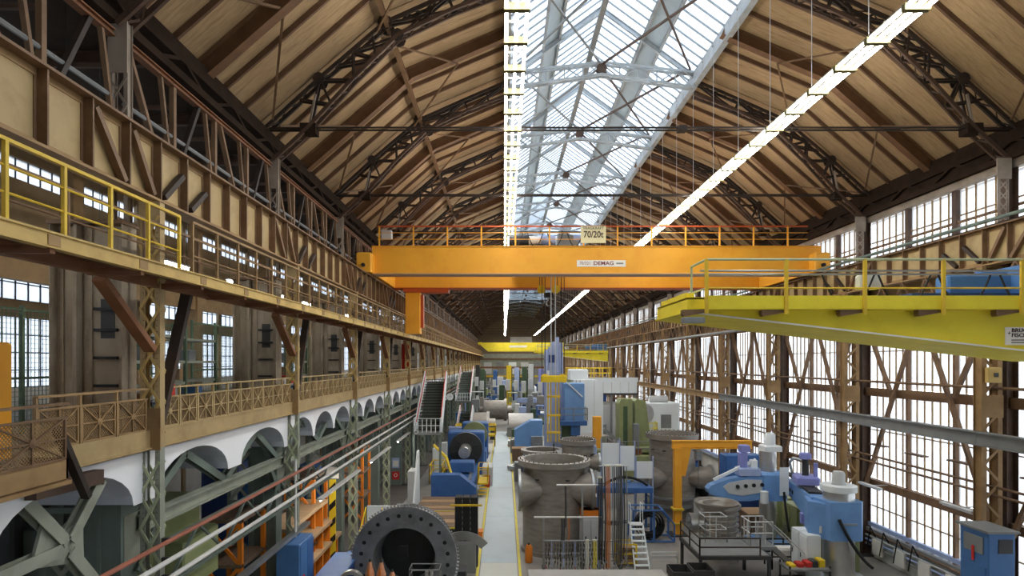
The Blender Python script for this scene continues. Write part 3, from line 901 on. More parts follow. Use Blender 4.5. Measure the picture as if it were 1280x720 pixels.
# white arches below the gallery
wa = thing('wall_gallery', 'white arched wall under the gallery', 'wall', kind='structure')
XA = -7.75
def arch_mb(w, rise=0.86, band=0.25, depth=4.5, n=14, e=0.12):
    """front face with arch opening plus barrel soffit; local y 0..w, z=0 at springing"""
    m = MB()
    r = (w - 2*e)/2
    top = rise + band
    arc = [(w/2 - r*math.cos(math.pi*i/n), rise*math.sin(math.pi*i/n)) for i in range(n+1)]
    for i in range(n):
        (ya, za), (yb, zb) = arc[i], arc[i+1]
        m.add([(0, ya, za), (0, yb, zb), (0, yb, top), (0, ya, top)], [(0, 1, 2, 3)])
    m.add([(0, 0, -0.02), (0, e, -0.02), (0, e, top), (0, 0, top)], [(0, 1, 2, 3)])
    m.add([(0, w-e, -0.02), (0, w, -0.02), (0, w, top), (0, w-e, top)], [(0, 1, 2, 3)])
    s = MB()
    for i in range(n):
        (ya, za), (yb, zb) = arc[i], arc[i+1]
        s.add([(0, ya, za), (-depth, ya, za), (-depth, yb, zb), (0, yb, zb)], [(0, 1, 2, 3)])
        s.add([(0, ya, za + 0.12), (-depth, ya, za + 0.12), (-depth, yb, zb + 0.12), (0, yb, zb + 0.12)], [(3, 2, 1, 0)])
    return m, s
aw = BAY/3
def arches(w, y0, n, e=0.12):
    m, s = arch_mb(w, e=e)
    a = m.build('arch', 'arch_white', wa); a.location = (XA, y0, H - 3.0)
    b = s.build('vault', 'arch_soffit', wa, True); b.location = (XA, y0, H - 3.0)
    for i in range(1, n):
        inst(a, 'arch', wa, (XA, y0 + i*w, H - 3.0)); inst(b, 'vault', wa, (XA, y0 + i*w, H - 3.0))
arches(BAY/2, Y(-1), 4, 0.42)
arches(aw, Y(1), 3*(K1 - 1))

# green crane beam and braces below the arches
def make_low_bay():
    t = thing('lower_runway', 'x', 'girder')
    MB().ibeam((-8.0, 0.2, H - 3.55), (-8.0, BAY - 0.2, H - 3.55), 0.26, 0.34, 0.04).build('runway_beam', 'green_pale', t)
    for (a, b) in (((0.2, -4.6), (0.9, -3.7)), ((BAY - 0.2, -4.6), (BAY - 0.9, -3.7)), ((0.3, -3.4), (BAY*0.25, -2.3)), ((BAY*0.25, -2.3), (BAY*0.5, -3.4)), ((BAY*0.5, -3.4), (BAY*0.75, -2.3)), ((BAY*0.75, -2.3), (BAY - 0.3, -3.4))):
        MB().ibeam((-8.1, a[0], H + a[1]), (-8.1, b[0], H + b[1]), 0.2, 0.2, 0.03, up=(1, 0, 0)).build('brace', 'green_grey', t)
    MB().box(-8.12, -8.08, -0.2, 1.0, H - 4.3, H - 3.3).build('gusset', 'green_pale', t)
    # slim lattice carrier
    x = -7.45
    for z in (-3.95, -4.95): MB().beam((x, 0.3, H + z), (x, BAY - 0.3, H + z), 0.08, 0.08).build('carrier_chord', 'green_grey', t)
    n = 6; w = (BAY - 0.6)/n
    for i in range(n):
        za, zb = (-3.95, -4.95) if i % 2 else (-4.95, -3.95)
        MB().beam((x, 0.3 + i*w, H + za), (x, 0.3 + (i+1)*w, H + zb), 0.06, 0.06).build('carrier_bar', 'green_grey', t)
    return t
l0_ = make_low_bay(); l0_.location.y = Y(0); l0_['label'] = 'grey green braced beam under the white arches, first bay ahead'
for k in range(1, K1): copy_tree(l0_, (0, Y(k), 0), 'grey green braced beam under the white arches, %s bay ahead' % ORD[k])
# big X brace close to the camera below the balcony
xb_ = thing('cross_brace', 'heavy pale green steel cross brace below the near balcony', 'brace', (-7.9, 10.6, H - 3.34))
for a, b in (((-0.95, 1.1), (0.0, 0.1)), ((0.95, 1.05), (0.1, 0.1)), ((-0.1, 0.0), (-6.0, -0.1)), ((0.1, -0.1), (1.6, -1.9))):
    MB().ibeam((0, a[0], a[1]), (0, b[0], b[1]), 0.22, 0.2, 0.03, up=(1, 0, 0)).build('brace_bar', 'green_pale', xb_)
MB().prism([(-0.75, -0.12), (0.5, -0.4), (0.45, 0.45), (-0.1, 0.15), (-0.5, 0.55)], -0.03, 0.03, 'x').build('gusset', 'green_pale', xb_)
MB().beam((0, 0.95, 1.0), (0.35, -0.8, 1.55), 0.12, 0.2, up=(1, 0, 0)).build('balcony_strut', 'truss_dark', xb_)

# conductor pipes in front of the posts
for z, mt, lab, r in ((-3.86, 'pipe_red', 'upper rust red pipe sloping past the gallery posts', 0.05), (-4.28, 'pipe_white', 'middle white conductor pipe along the gallery posts', 0.055), (-4.66, 'pipe_white', 'lower white conductor pipe along the gallery posts', 0.055)):
    t = thing('conductor_pipe', lab, 'pipe', (-7.2, 0, H + z))
    MB().tube((0, 8, 0), (0, 150, 0), r, 8).build('pipe', mt, t, True)
    br0 = MB().box(-0.2, -0.02, -0.04, 0.04, -0.05, 0.05).build('bracket', 'dark_steel', t); br0.location.y = Y(0)
    for k in range(1, 16): inst(br0, 'bracket', t, (0, Y(k), 0))
t = thing('cable_tray', 'dull metal tray below the white conductor pipes near the camera', 'tray', (-7.3, 0, H - 6.0))
MB().box(-0.1, 0.1, 14, 22, -0.04, 0.08).build('channel', 'steel', t)
for i, (a, b) in enumerate(((22.8, 29.0), (31.5, 36.8), (39.5, 44.5))):
    t = thing('gallery_lamp', '%s white tube lamp hung below the conductor pipes' % ORD[i], 'lamp', (-7.1, a, H - 5.35))
    MB().box(-0.1, 0.1, 0, b - a, 0.0, 0.07).build('housing', 'pipe_white', t)
    MB().tube((0, 0.1, -0.03), (0, b - a - 0.1, -0.03), 0.03, 6).build('tube', 'tube_light', t)

# ------------------------------------------------------------------ side aisle behind the gallery
wl = thing('wall_left', 'outer wall of the side aisle with window bands behind the gallery', 'wall', kind='structure')
XL = -18.5
for z0, z1, mt in ((-9.7, -5.6, 'wall_white'), (-4.4, -1.0, 'wall_white'), (1.7, 2.35, 'wall_buff'), (3.65, 6.95, 'wall_buff'), (7.75, 9.3, 'wall_buff')):
    MB().box(XL - 0.3, XL, YB, YE, H + z0, H + z1).build('wall_band', mt, wl)
for k in range(-2, 12):
    for q in range(2):
        y = Y(k) + q*BAY/2
        MB().box(XL - 0.05, XL + 0.12, y - 0.15, y + 0.15, 0.0, H + 8.2).build('pier', 'wall_buff', wl)
wn2 = 40
lp = {}
for bi, (z0, z1, nr) in enumerate(((-5.6, -4.4, 2), (-1.0, 1.7, 4), (2.35, 3.65, 2), (6.95, 7.75, 1))):
    for k in range(-2, 14):
        wn2 += 1
        w_ = thing('window_%d' % wn2, 'window of the side aisle seen behind the gallery', 'window', (0, Y(k), 0), group='side aisle windows', kind='structure')
        if bi not in lp:
            m = MB(); n = 14; pw = BAY/n
            for j in range(n):
                for r in range(nr):
                    h = (z1 - z0)/nr
                    m.box(XL - 0.1, XL - 0.09, j*pw + 0.02, (j+1)*pw - 0.02, H + z0 + r*h + 0.02, H + z0 + (r+1)*h - 0.02)
            g = tag(m.build('panes', 'glass_back', w_), kind='stuff')
            m = MB()
            for j in range(n): m.box(XL - 0.12, XL - 0.06, j*pw - 0.02, j*pw + 0.02, H + z0, H + z1)
            for r in range(nr+1):
                z = H + z0 + r*(z1 - z0)/nr; m.box(XL - 0.12, XL - 0.06, 0, BAY, z - 0.02, z + 0.02)
            b = m.build('muntin_bars', 'dark_steel', w_)
            lp[bi] = (g, b)
        else:
            g, b = lp[bi]; tag(inst(g, 'panes', w_), kind='stuff'); inst(b, 'muntin_bars', w_)
MB().box(XL - 0.3, XL, Y(14), YE, 0, H + 9.3).build('blind_wall', 'wall_dim', wl)
ar = thing('ceiling_aisle', 'dark roof over the side aisle', 'ceiling', kind='structure')
MB().box(XL - 0.3, -8.9, YB, YE, H + 9.0, H + 9.2).build('aisle_roof', 'roof_skin', ar)
for k in range(-1, 14):
    for q in range(2):
        y = Y(k) + q*BAY/2
        MB().ibeam((XL, y, H + 8.7), (-8.9, y, H + 8.7), 0.2, 0.4, 0.03).build('cross_beam', 'truss_brown', ar)
MB().box(-15.7, -15.4, YB, YE, H + 2.6, H + 4.1).build('inner_girder', 'tan_dark', ar)
for i, y in enumerate([Y(k) for k in range(-1, 10)]):
    MB().box(-15.8, -15.3, y - 0.25, y + 0.25, H - 1.75, H + 9).build('inner_pillar', 'tan_dark', ar)

# ------------------------------------------------------------------ glazed side: lattice columns, braces, rails
def make_rcol():
    t = thing('lattice_column', 'x', 'column')
    # lattice in front
    for x in (-0.72, -0.14):
        m = MB(); m.box(x, x + 0.16, -0.2, -0.18, 0, H + 3.4); m.box(x, x + 0.16, 0.18, 0.2, 0, H + 3.4); m.box(x + 0.07, x + 0.09, -0.18, 0.18, 0, H + 3.4)
        m.build('leg', 'tan_dark', t)
    n = 20; z0 = 0.3; dz = (H + 3.0)/n
    m = MB()
    for i in range(n):
        a, b = z0 + i*dz, z0 + (i+1)*dz
        m.beam((-0.64 if i % 2 else -0.06, -0.19, a), (-0.06 if i % 2 else -0.64, -0.19, b), 0.09, 0.03, up=(0, 1, 0))
    m.build('lacing', 'tan_dark', t)
    MB().box(-0.74, 0.04, -0.22, -0.2, H - 2.0, H - 1.2).build('joint_plate', 'tan_dark', t)
    m = MB(); m.box(0.2, 0.58, -0.02, 0.02, 0, H + 7.2); m.box(0.18, 0.2, -0.2, 0.2, 0, H + 7.2); m.box(0.58, 0.6, -0.2, 0.2, 0, H + 7.2)
    m.build('rear_post', 'truss_brown', t)
    # lattice of the clerestory post
    m = MB(); m.box(-0.15, -0.05, -0.2, -0.18, H + 4.9, H + 7.0); m.box(0.15, 0.25, -0.2, -0.18, H + 4.9, H + 7.0); lattice_face(m, -0.12, 0.22, -0.2, H + 4.95, H + 6.5, 4, 0.045); m.build('upper_lattice', 'pale_post', t)
    MB().box(-0.2, 0.32, -0.24, -0.2, H + 6.5, H + 7.25).build('head_plate', 'pale_post', t)
    MB().box(-0.9, 0.62, -0.4, 0.4, 0, 0.08).build('base_plate', 'dark_steel', t)
    return t
XR = 17.75
r0 = make_rcol(); r0.location = (XR, Y(0), 0); r0['label'] = 'brown lattice column of the glazed wall nearest the camera'
for k in range(1, K1): copy_tree(r0, (XR, Y(k), 0), '%s brown lattice column along the glazed wall counted from the camera' % ORD[k])
def make_rbrace():
    t = thing('wall_bracing', 'x', 'bracing')
    x = 17.95
    for ya, za, yb, zb in ((BAY*0.5, 2.2, 0.4, -6.2), (BAY*0.5, 2.2, BAY - 0.4, -6.2), (0.3, 2.2, BAY*0.27, -1.4), (BAY - 0.3, 2.2, BAY*0.73, -1.4)):
        MB().beam((x, ya, H + za), (x, yb, H + zb), 0.14, 0.16, up=(1, 0, 0)).build('diagonal', 'brown_steel', t)
    for z, r, mt in ((-0.95, 0.06, 'brown_steel'), (-4.5, 0.05, 'brown_steel'), (-4.8, 0.05, 'brown_steel')):
        MB().tube((x - 0.35, 0, H + z), (x - 0.35, BAY, H + z), r, 6).build('conduit', mt, t)
    for y, z in ((1.5, -4.0), (4.0, -4.1), (6.6, -4.05)):
        MB().box(x - 0.1, x + 0.2, y, y + 1.1, H + z, H + z + 0.06).build('window_stay', 'brown_steel', t)
    # lattice apron under the runway girder
    xl = 17.2
    MB().beam((xl, 0, H + 2.35), (xl, BAY, H + 2.35), 0.16, 0.16).build('apron_chord', 'brown_steel', t)
    n = 12; w = BAY/n
    m = MB()
    for i in range(n):
        za, zb = (2.4, 3.4) if i % 2 else (3.4, 2.4)
        m.beam((xl, i*w, H + za), (xl, (i+1)*w, H + zb), 0.06, 0.09, up=(1, 0, 0))
    m.build('apron_lacing', 'brown_steel', t)
    MB().tube((16.9, 0, H + 2.25), (16.9, BAY, H + 2.25), 0.1, 8).build('service_pipe', 'mid_grey', t)
    MB().tube((17.1, 0, H + 4.98), (17.1, BAY, H + 4.98), 0.07, 8).build('service_pipe', 'green_grey', t)
    MB().box(18.3, 18.45, 0, BAY, H - 8.2, H - 8.0).build('sill_pipe', 'pale_blue', t)
    return t
rb0 = make_rbrace(); rb0.location.y = Y(-1); rb0['label'] = 'brown diagonal wall bracing with conduits in the bay beside the camera'
for k in range(0, K1): copy_tree(rb0, (0, Y(k), 0), 'brown diagonal bracing and conduits on the glazed wall, %s bay ahead' % ORD[k])
t = thing('wall_crane_rail', 'grey steel rail beam of the wall crane running along the glazed wall', 'rail', (17.0, 0, H - 2.95))
for k in range(-1, 14):
    MB().ibeam((0, Y(k), 0.2), (0, Y(k+1) - 0.02, 0.2), 0.3, 0.5, 0.05).build('rail_beam', 'mid_grey' if k < 4 else 'tan_dark', t)

# ------------------------------------------------------------------ strip lights under the lantern
def make_strip():
    t = thing('strip_light', 'x', 'lamp')
    L = 1.43
    m = MB()
    m.box(-0.28, 0.28, L/2 - 0.03, L/2 + 0.03, 0.14, 0.17)
    for x in (-0.24, 0.0, 0.24): m.box(x - 0.025, x + 0.025, 0.02, L - 0.02, 0.12, 0.16)
    m.build('reflector', 'reflector', t)
    for x in (-0.24, 0.0, 0.24):
        MB().tube((x, 0.08, 0.06), (x, L - 0.08, 0.06), 0.036, 6).build('tube', 'tube_light', t)
    for y in (0.03, L - 0.07):
        MB().box(-0.3, 0.3, y, y + 0.05, -0.02, 0.14).build('lamp_holder', 'holder_cream', t)
    return t
for x, side, vis in ((0.3, 'above the gangway', 3), (9.5, 'on the glazed wall side', 3)):
    lab = 'distant fluorescent fixture in the light strip ' + side
    zl = H + 8.1
    s0 = make_strip()
    s0['label'] = 'fluorescent fixture of the light strip %s, just out of view overhead' % side; s0['group'] = 'strip lights ' + side; s0.location = (x, 9.35, zl)
    wr_ = MB()
    n = int((YE - 6 - 9.35)/1.43)
    far0 = None
    for i in range(1, n):
        y = 9.35 + i*1.43
        if i < 60:
            if i - vis >= 0: nl = (ORD[i - vis] + ' fluorescent fixture from the upper picture edge in the strip ' + side) if i - vis < 25 else lab
            else: nl = None
            copy_tree(s0, (x, y, zl), nl)
        else:
            if far0 is None:
                far0 = thing('strip_light', lab, 'lamp', (x, y, zl), group=s0['group'])
                MB().box(-0.25, 0.25, 0.02, 1.41, 0.1, 0.15).build('reflector', 'reflector', far0)
                MB().box(-0.2, 0.2, 0.08, 1.35, 0.03, 0.07).build('tube', 'tube_light', far0)
            else: copy_tree(far0, (x, y, zl))
    h0 = thing('lamp_wire', 'thin wire holding up the light strip ' + side, 'wire', (x, 9.7, zl + 0.15), group='wires of the strip ' + side)
    ztop = SKY_L.z - 0.5
    MB().tube((0, 0, 0), (0, 0, ztop - zl - 0.15), 0.012, 4).build('wire', 'light_grey', h0)
    for i in range(1, 40):
        copy_tree(h0, (x, 9.7 + i*2.86, zl + 0.15), (ORD[i - 2] + ' thin hanger wire from the upper picture edge, light strip ' + side) if 2 <= i < 26 else None)
# ------------------------------------------------------------------ cranes
RX = (math.pi/2, 0, 0)     # lettering that faces the camera side
def sag(p, q, drop, n=10):
    p, q = V(p), V(q)
    return [lerp(p, q, i/n) + V((0, 0, -drop*4*(i/n)*(1 - i/n))) for i in range(n+1)]

def orange_crane():
    yF = 33.0
    t = thing('bridge_crane', 'large orange double girder overhead travelling crane spanning the hall', 'crane', (XC, yF, H + 4.87))
    z0, z1 = 0.0, 1.58
    xl, xr = -12.26, 12.75
    for y0, y1, nm in ((0.0, 1.0, 'front_girder'), (6.4, 7.4, 'rear_girder')):
        g = MB().box(xl - (0.9 if y0 else 0), xr, y0, y1, z0 + 0.05, z1 - 0.04).build(nm, 'crane_orange', t)
        MB().box(xl - (0.9 if y0 else 0), xr, y0 - 0.06, y1 + 0.06, z0, z0 + 0.05).build('bottom_flange', 'flange_pink' if not y0 else 'crane_red', g)
        MB().box(xl, xr, y0 - 0.06, y1 + 0.06, z1 - 0.04, z1).build('top_flange', 'crane_orange', g)
        for i in range(1, 5):
            x = xl + (xr - xl)*i/5
            MB().box(x - 0.012, x + 0.012, y0 - 0.008, y0, z0 + 0.05, z1 - 0.05).build('weld_seam', 'crane_orange', g)
        MB().box(xl, xr, y0 + 0.45, y0 + 0.55, z1, z1 + 0.07).build('trolley_rail', 'dark_steel', g)
    for s, x in ((-1, xl - 0.3), (1, xr - 0.25)):
        e = MB().rbox(x - 0.42, x + 0.42, -0.7, 8.2, 0.02, 1.1, 0.06).build('end_carriage', 'crane_orange', t)
        for y in (-0.1, 7.6): MB().lathe([(0, -0.1), (0.3, -0.1), (0.3, 0.1), (0, 0.1)], (x, y, 0.22), 'x', 14).build('wheel', 'dark_steel', e)
        MB().lathe([(0, -0.85), (0.1, -0.85), (0.1, -0.7), (0, -0.7)], (x, 0, 0.4), 'y', 12).build('buffer', 'rubber', e)
    # access shaft under the rear girder
    sh = MB().rbox(-11.5, -10.5, 6.5, 7.3, -3.0, 0.0, 0.05).build('access_shaft', 'crane_orange', t)
    MB().box(-10.52, -10.3, 6.7, 7.1, -2.6, -0.4).build('ladder_box', 'crane_red', sh)
    MB().box(-11.6, -8.6, 6.4, 7.4, -0.25, 0.0).build('service_platform', 'crane_red', t)
    # railing on the front girder
    pm_ = MB().box(-0.04, 0.04, -0.03, 0.03, 0, 1.12)
    pm_ = pm_.build('railing_post', 'crane_orange', t); pm_.location = (xl + 0.4, 0.05, z1)
    n = 13
    for i in range(1, n): inst(pm_, 'railing_post', t, (xl + 0.4 + i*1.9, 0.05, z1))
    MB().box(xl + 0.3, xr - 0.7, 0.02, 0.08, z1 + 1.06, z1 + 1.14).build('top_rail', 'crane_red', t)
    for z in (0.38, 0.74): MB().tube((xl + 0.3, 0.05, z1 + z), (xr - 0.7, 0.05, z1 + z), 0.018, 6).build('mid_rail', 'crane_orange', t)
    MB().tube((xl + 0.3, 1.2, z1 + 1.0), (xr - 0.7, 1.2, z1 + 1.0), 0.03, 6).build('cable_rail', 'dark_steel', t)
    MB().rbox(xl + 0.4, xl + 1.0, 0.5, 0.8, z1 + 0.5, z1 + 1.0, 0.03).build('switch_box', 'light_grey', t)
    # trolley with motors and drum
    tr_ = thing('trolley_frame', None, None, kind='thing'); del tr_['kind']
    tr_.parent = t; tr_.location = (0, 0, z1)
    MB().box(-4.4, -0.9, 1.2, 6.2, 0.06, 0.28).build('trolley_bed', 'dark_steel', tr_)
    MB().lathe([(0, -0.7), (0.42, -0.7), (0.42, 0.7), (0, 0.7)], (-3.9, 2.0, 0.62), 'x', 16).build('rope_drum', 'black', tr_, True)
    MB().lathe([(0, -0.5), (0.34, -0.5), (0.34, 0.5), (0, 0.5)], (-2.4, 1.8, 0.66), 'x', 14).build('hoist_motor', 'pale_blue', tr_, True)
    MB().lathe([(0, -0.35), (0.26, -0.35), (0.26, 0.35), (0, 0.35)], (-3.1, 1.5, 0.6), 'x', 14).build('brake', 'light_grey', tr_, True)
    MB().prism([(-1.8, 0.28), (-0.5, 0.28), (-0.9, 0.95), (-1.7, 0.95)], 1.5, 2.4).build('gearbox', 'mid_grey', tr_)
    MB().lathe([(0, -0.3), (0.24, -0.3), (0.24, 0.3), (0, 0.3)], (-0.55, 1.7, 0.75), 'x', 14).build('small_motor', 'pale_blue', tr_, True)
    MB().rbox(-4.3, -3.0, 4.0, 6.0, 0.28, 1.1, 0.05).build('control_box', 'mid_grey', tr_)
    for i in range(4):
        x = -4.7 + i*1.15
        MB().path(sag((x, 1.2, z1 + 1.0), (x + 0.9, 1.2, z1 + 1.0), 0.8), 0.03, 5).build('festoon_cable', 'rubber', t)
    # load sign and maker plate
    sg = MB().box(-0.62, 0.78, -0.02, 0.0, z1 + 0.16, z1 + 1.1).build('load_sign', 'sign_cream', t)
    text_mesh('lettering', 'TRAGKRAFT', 0.21, 'sign_text_dark', sg, (0.08, -0.024, z1 + 0.98), RX, sx=1.0, bold=0.0)
    text_mesh('lettering', '70/20t', 0.5, 'sign_text_dark', sg, (0.08, -0.024, z1 + 0.62), RX, sx=0.85, bold=0.008)
    pl = MB().box(-0.84, 1.88, -0.016, -0.001, 0.42, 0.78).build('maker_plate', 'sign_white', t)
    text_mesh('lettering', '70/321', 0.24, 'sign_text_maroon', pl, (-0.38, -0.02, 0.6), RX, sx=0.95)
    text_mesh('lettering', 'DEMAG', 0.29, 'sign_text_maroon', pl, (0.65, -0.02, 0.6), RX, sx=1.15, bold=0.006)
    MB().box(1.35, 1.75, -0.02, -0.016, 0.56, 0.64).build('grey_mark', 'sign_text_grey', pl)
    return t
orange_crane()

# small hook between the girders of the orange crane
hk = thing('crane_hook', 'small yellow and black hook block hanging between the girders of the orange crane', 'hook', (2.75, 36.5, H + 3.4))
MB().rbox(-0.28, 0.28, -0.16, 0.16, 0.55, 0.85, 0.05).build('block', 'black', hk)
for s in (-1, 1):
    MB().lathe([(0, -0.07), (0.26, -0.07), (0.26, 0.07), (0, 0.07)], (s*0.45, 0, 1.05), 'y', 14).build('sheave', 'yellow', hk)
    MB().tube((s*0.55, 0, 1.05), (s*0.55, 0, 3.12), 0.02, 6).build('rope', 'black', hk)
    MB().beam((s*0.42, 0, 1.0), (s*0.15, 0, 0.75), 0.1, 0.1).build('link', 'yellow', hk)
m = MB()
pts = [V((0.16*math.cos(a), 0, 0.2 + 0.16*math.sin(a))) for a in [math.radians(x) for x in range(110, 420, 25)]]
m.path([V((0, 0, 0.55))] + pts[0:1] + pts, 0.05, 6); m.build('hook', 'steel', hk)

# main hook: ropes, yellow traverse and chains over the large casing
mh = thing('load_traverse', 'yellow lifting traverse on long ropes with chains above the big casing', 'hook', (2.9, 34.6, H - 4.8))
for x in (-0.68, -0.5, 0.45, 0.62):
    MB().tube((x, 0, 4.0), (x, 0, 11.35), 0.022, 6).build('rope', 'black', mh)
for x in (-0.15, 0.1): MB().tube((x, 0, 4.0), (x, 0, 11.35), 0.03, 6).build('rope', 'light_grey', mh)
MB().rbox(-0.75, 0.75, -0.2, 0.2, 3.6, 4.0, 0.06).build('cross_beam', 'yellow', mh)
for s in (-1, 1): MB().lathe([(0, -0.1), (0.24, -0.1), (0.24, 0.1), (0, 0.1)], (s*0.52, 0, 3.85), 'y', 12).build('sheave', 'yellow', mh)
for x in (-0.32, -0.16, 0.12, 0.3):
    MB().beam((x, 0, 3.6), (x*1.05, 0, 0.1), 0.07, 0.07).build('hanger_bar', 'rail_yellow', mh)
for z in (0.6, 1.6, 2.7): MB().box(-0.4, 0.4, -0.06, 0.06, z, z + 0.12).build('spreader', 'rail_yellow', mh)
m = MB()
for i in range(22):
    z = 0.1 - i*0.12
    m.box(-0.045 if i % 2 else -0.02, 0.045 if i % 2 else 0.02, -0.02 if i % 2 else -0.045, 0.02 if i % 2 else 0.045, z - 0.13, z)
m.build('lifting_chain', 'dark_steel', mh)

def wall_crane(y0, label, sign=True):
    t = thing('wall_crane', label, 'crane', (0, y0, H))
    w = 3.2
    xt, xw = 5.1, 17.0
    zb = lambda x: 1.40 - (x - xt)*0.1145
    poly = [(xt, zb(xt)), (xw, zb(xw)), (xw, 1.78), (xt, 1.78)]
    MB().prism(poly, 0, 0.04).build('front_web', 'crane_yellow', t)
    MB().prism(poly, w - 0.04, w).build('rear_web', 'crane_yellow', t)
    MB().box(xt, xt + 0.04, 0.04, w - 0.04, 1.40, 1.78).build('tip_plate', 'crane_yellow', t)
    m = MB(); m.prism([(xt - 0.05, zb(xt) - 0.04), (xw, zb(xw) - 0.04), (xw, zb(xw)), (xt - 0.05, zb(xt))], -0.07, w + 0.07)
    m.build('bottom_plate', 'crane_yellow', t)
    m = MB(); m.prism([(xt - 0.05, zb(xt) - 0.045), (xw, zb(xw) - 0.045), (xw, zb(xw)), (xt - 0.05, zb(xt))], -0.1, -0.07)
    m.build('bottom_edge', 'sign_white', t)
    MB().box(xt, xw, 0, w, 1.74, 1.8).build('top_plate', 'crane_yellow', t)
    MB().box(xt + 0.05, xt + 0.3, 0.3, w - 0.3, 1.8, 1.95).build('end_stop', 'crane_yellow', t)
    MB().box(5.55, xw, -0.36, -0.32, 1.44, 1.8).build('walkway_toe_plate', 'crane_yellow', t)
    MB().box(5.55, xw, -0.32, 0.0, 1.42, 1.46).build('walkway_deck', 'crane_yellow', t)
    for x in (5.51, 7.68, 9.82, 11.96, 14.1, 16.2):
        MB().box(x - 0.045, x + 0.045, -0.42, -0.36, 1.3, 2.8).build('railing_post', 'rail_yellow', t)
        MB().prism([(x - 0.62, 1.3), (x - 0.58, 1.24), (x, 1.34), (x, 1.44), (x - 0.62, 1.42)], -0.3, -0.1).build('bracket', 'brown_steel', t)
    MB().tube((5.51, -0.39, 2.78), (xw, -0.39, 2.78), 0.036, 6).build('top_rail', 'mint_rail', t)
    MB().tube((5.51, -0.39, 2.0), (xw, -0.39, 2.0), 0.026, 6).build('mid_rail', 'rail_yellow', t)
    for z in (2.5, 2.4): MB().tube((5.4, -0.2, z), (xw, -0.2, z), 0.03, 6).build('festoon_track', 'steel', t)
    MB().path([(5.51, -0.39, 2.78), (5.51, 0.9, 2.78), (5.51, 0.9, 1.6)], 0.036, 6).build('end_rail', 'mint_rail', t)
    MB().tube((5.51, -0.39, 2.0), (5.51, 0.9, 2.0), 0.026, 6).build('end_mid_rail', 'mint_rail', t)
    MB().rbox(4.9, 5.5, -0.34, -0.05, 1.06, 1.22, 0.03).build('limit_switch', 'mid_grey', t)
    for a in (9.0, 10.55, 12.2, 13.9, 15.4):
        MB().path(sag((a + 1.2, -0.2, 2.4), (a - 0.25, -0.2, 2.4), 0.95), 0.026, 5).build('festoon_cable', 'rubber', t)
    MB().rbox(10.0, 10.6, 0.1, 0.4, 2.05, 2.45, 0.04).build('junction_box', 'light_grey', t)
    MB().rbox(13.6, 15.6, 1.6, 2.2, 2.1, 2.65, 0.05).build('hoist_motor', 'cabinet_blue', t)
    MB().lathe([(0, -0.5), (0.3, -0.5), (0.3, 0.5), (0, 0.5)], (15.2, 1.9, 2.5), 'x', 12).build('motor_drum', 'cabinet_blue', t)
    MB().box(12.2, 16.5, 1.2, 2.4, 1.8, 2.05).build('trolley_bed', 'navy', t)
    MB().box(15.5, 17.0, 0.5, 3.0, 1.8, 2.9).build('wall_carriage', 'cabinet_blue', t)
    if sign:
        s = MB().box(13.95, 15.4, -0.025, -0.005, 0.46, 0.96).build('maker_sign', 'sign_white', t)
        text_mesh('lettering', 'BRUGER', 0.15, 'sign_text_dark', s, (14.12, -0.03, 0.865), RX, sx=1.15, bold=0.003, align='LEFT')
        text_mesh('lettering', 'FISCHER', 0.15, 'sign_text_dark', s, (14.12, -0.03, 0.73), RX, sx=1.15, bold=0.003, align='LEFT')
        MB().box(14.02, 14.1, -0.03, -0.025, 0.785, 0.8).box(14.053, 14.067, -0.03, -0.025, 0.75, 0.835).build('cross_mark', 'sign_text_dark', s)
        for z in (0.6, 0.53): MB().box(14.12, 15.0, -0.03, -0.025, z - 0.018, z + 0.018).build('small_print', 'sign_text_grey', s)
    return t
wall_crane(16.5, 'near yellow tapered wall crane with railing, jutting out from the glazed wall')
wall_crane(97.0, 'distant yellow wall crane jutting out from the glazed wall far down the hall', False)
# far yellow bridge crane
fc = thing('bridge_crane', 'distant yellow overhead crane near the far end of the hall', 'crane', (0, 168, H + 2.9))
MB().prism([(-6.9, 2.0), (-6.9, 2.5), (17, 2.5), (17, 0), (-4.6, 0)], 0, 1.2).build('front_girder', 'crane_yellow', fc)
MB().box(-4.6, 17, 3.0, 4.2, 0, 2.3).build('rear_girder', 'crane_yellow', fc)
MB().box(1.5, 6.5, -0.05, 0.0, 1.1, 1.7).build('maker_plate', 'sign_white', fc)
MB().box(-7.4, -6.4, -0.5, 5, 1.9, 2.6).build('end_carriage', 'crane_yellow', fc)
fc = thing('bridge_crane', 'slim dull orange crane beam low down near the far end wall', 'crane', (0, 130, H - 1.6))
MB().ibeam((-5.2, 0, 0.3), (17, 0, 0.3), 0.4, 0.4, 0.06).build('girder', 'red_brown', fc)
MB().rbox(2.5, 3.5, -0.6, 0.6, -0.6, 0.0, 0.06).build('hoist', 'yellow', fc)
# ------------------------------------------------------------------ machines and goods on the floor
def disc(m, r, h0, h1, c, axis, n=28, ri=0.0):
    if ri: m.lathe([(ri, h0), (r, h0), (r, h1), (ri, h1), (ri, h0)], c, axis, n)
    else: m.lathe([(0.0, h0), (r, h0), (r, h1), (0.0, h1)], c, axis, n)
    return m
def rail_frame(m, x0, x1, y0, y1, z, h=1.0, r=0.025, sides='fblr', gap=0.9):
    """guard railing around a rectangle"""
    edges = {'f': ((x0, y0), (x1, y0)), 'b': ((x0, y1), (x1, y1)), 'l': ((x0, y0), (x0, y1)), 'r': ((x1, y0), (x1, y1))}
    for s in sides:
        (ax, ay), (bx, by) = edges[s]
        L = math.hypot(bx-ax, by-ay); n = max(1, int(L/gap))
        for i in range(n+1):
            x, y = ax + (bx-ax)*i/n, ay + (by-ay)*i/n
            m.tube((x, y, z), (x, y, z+h), r, 6)
        for q in (0.5, 1.0): m.tube((ax, ay, z+h*q), (bx, by, z+h*q), r, 6)
    return m

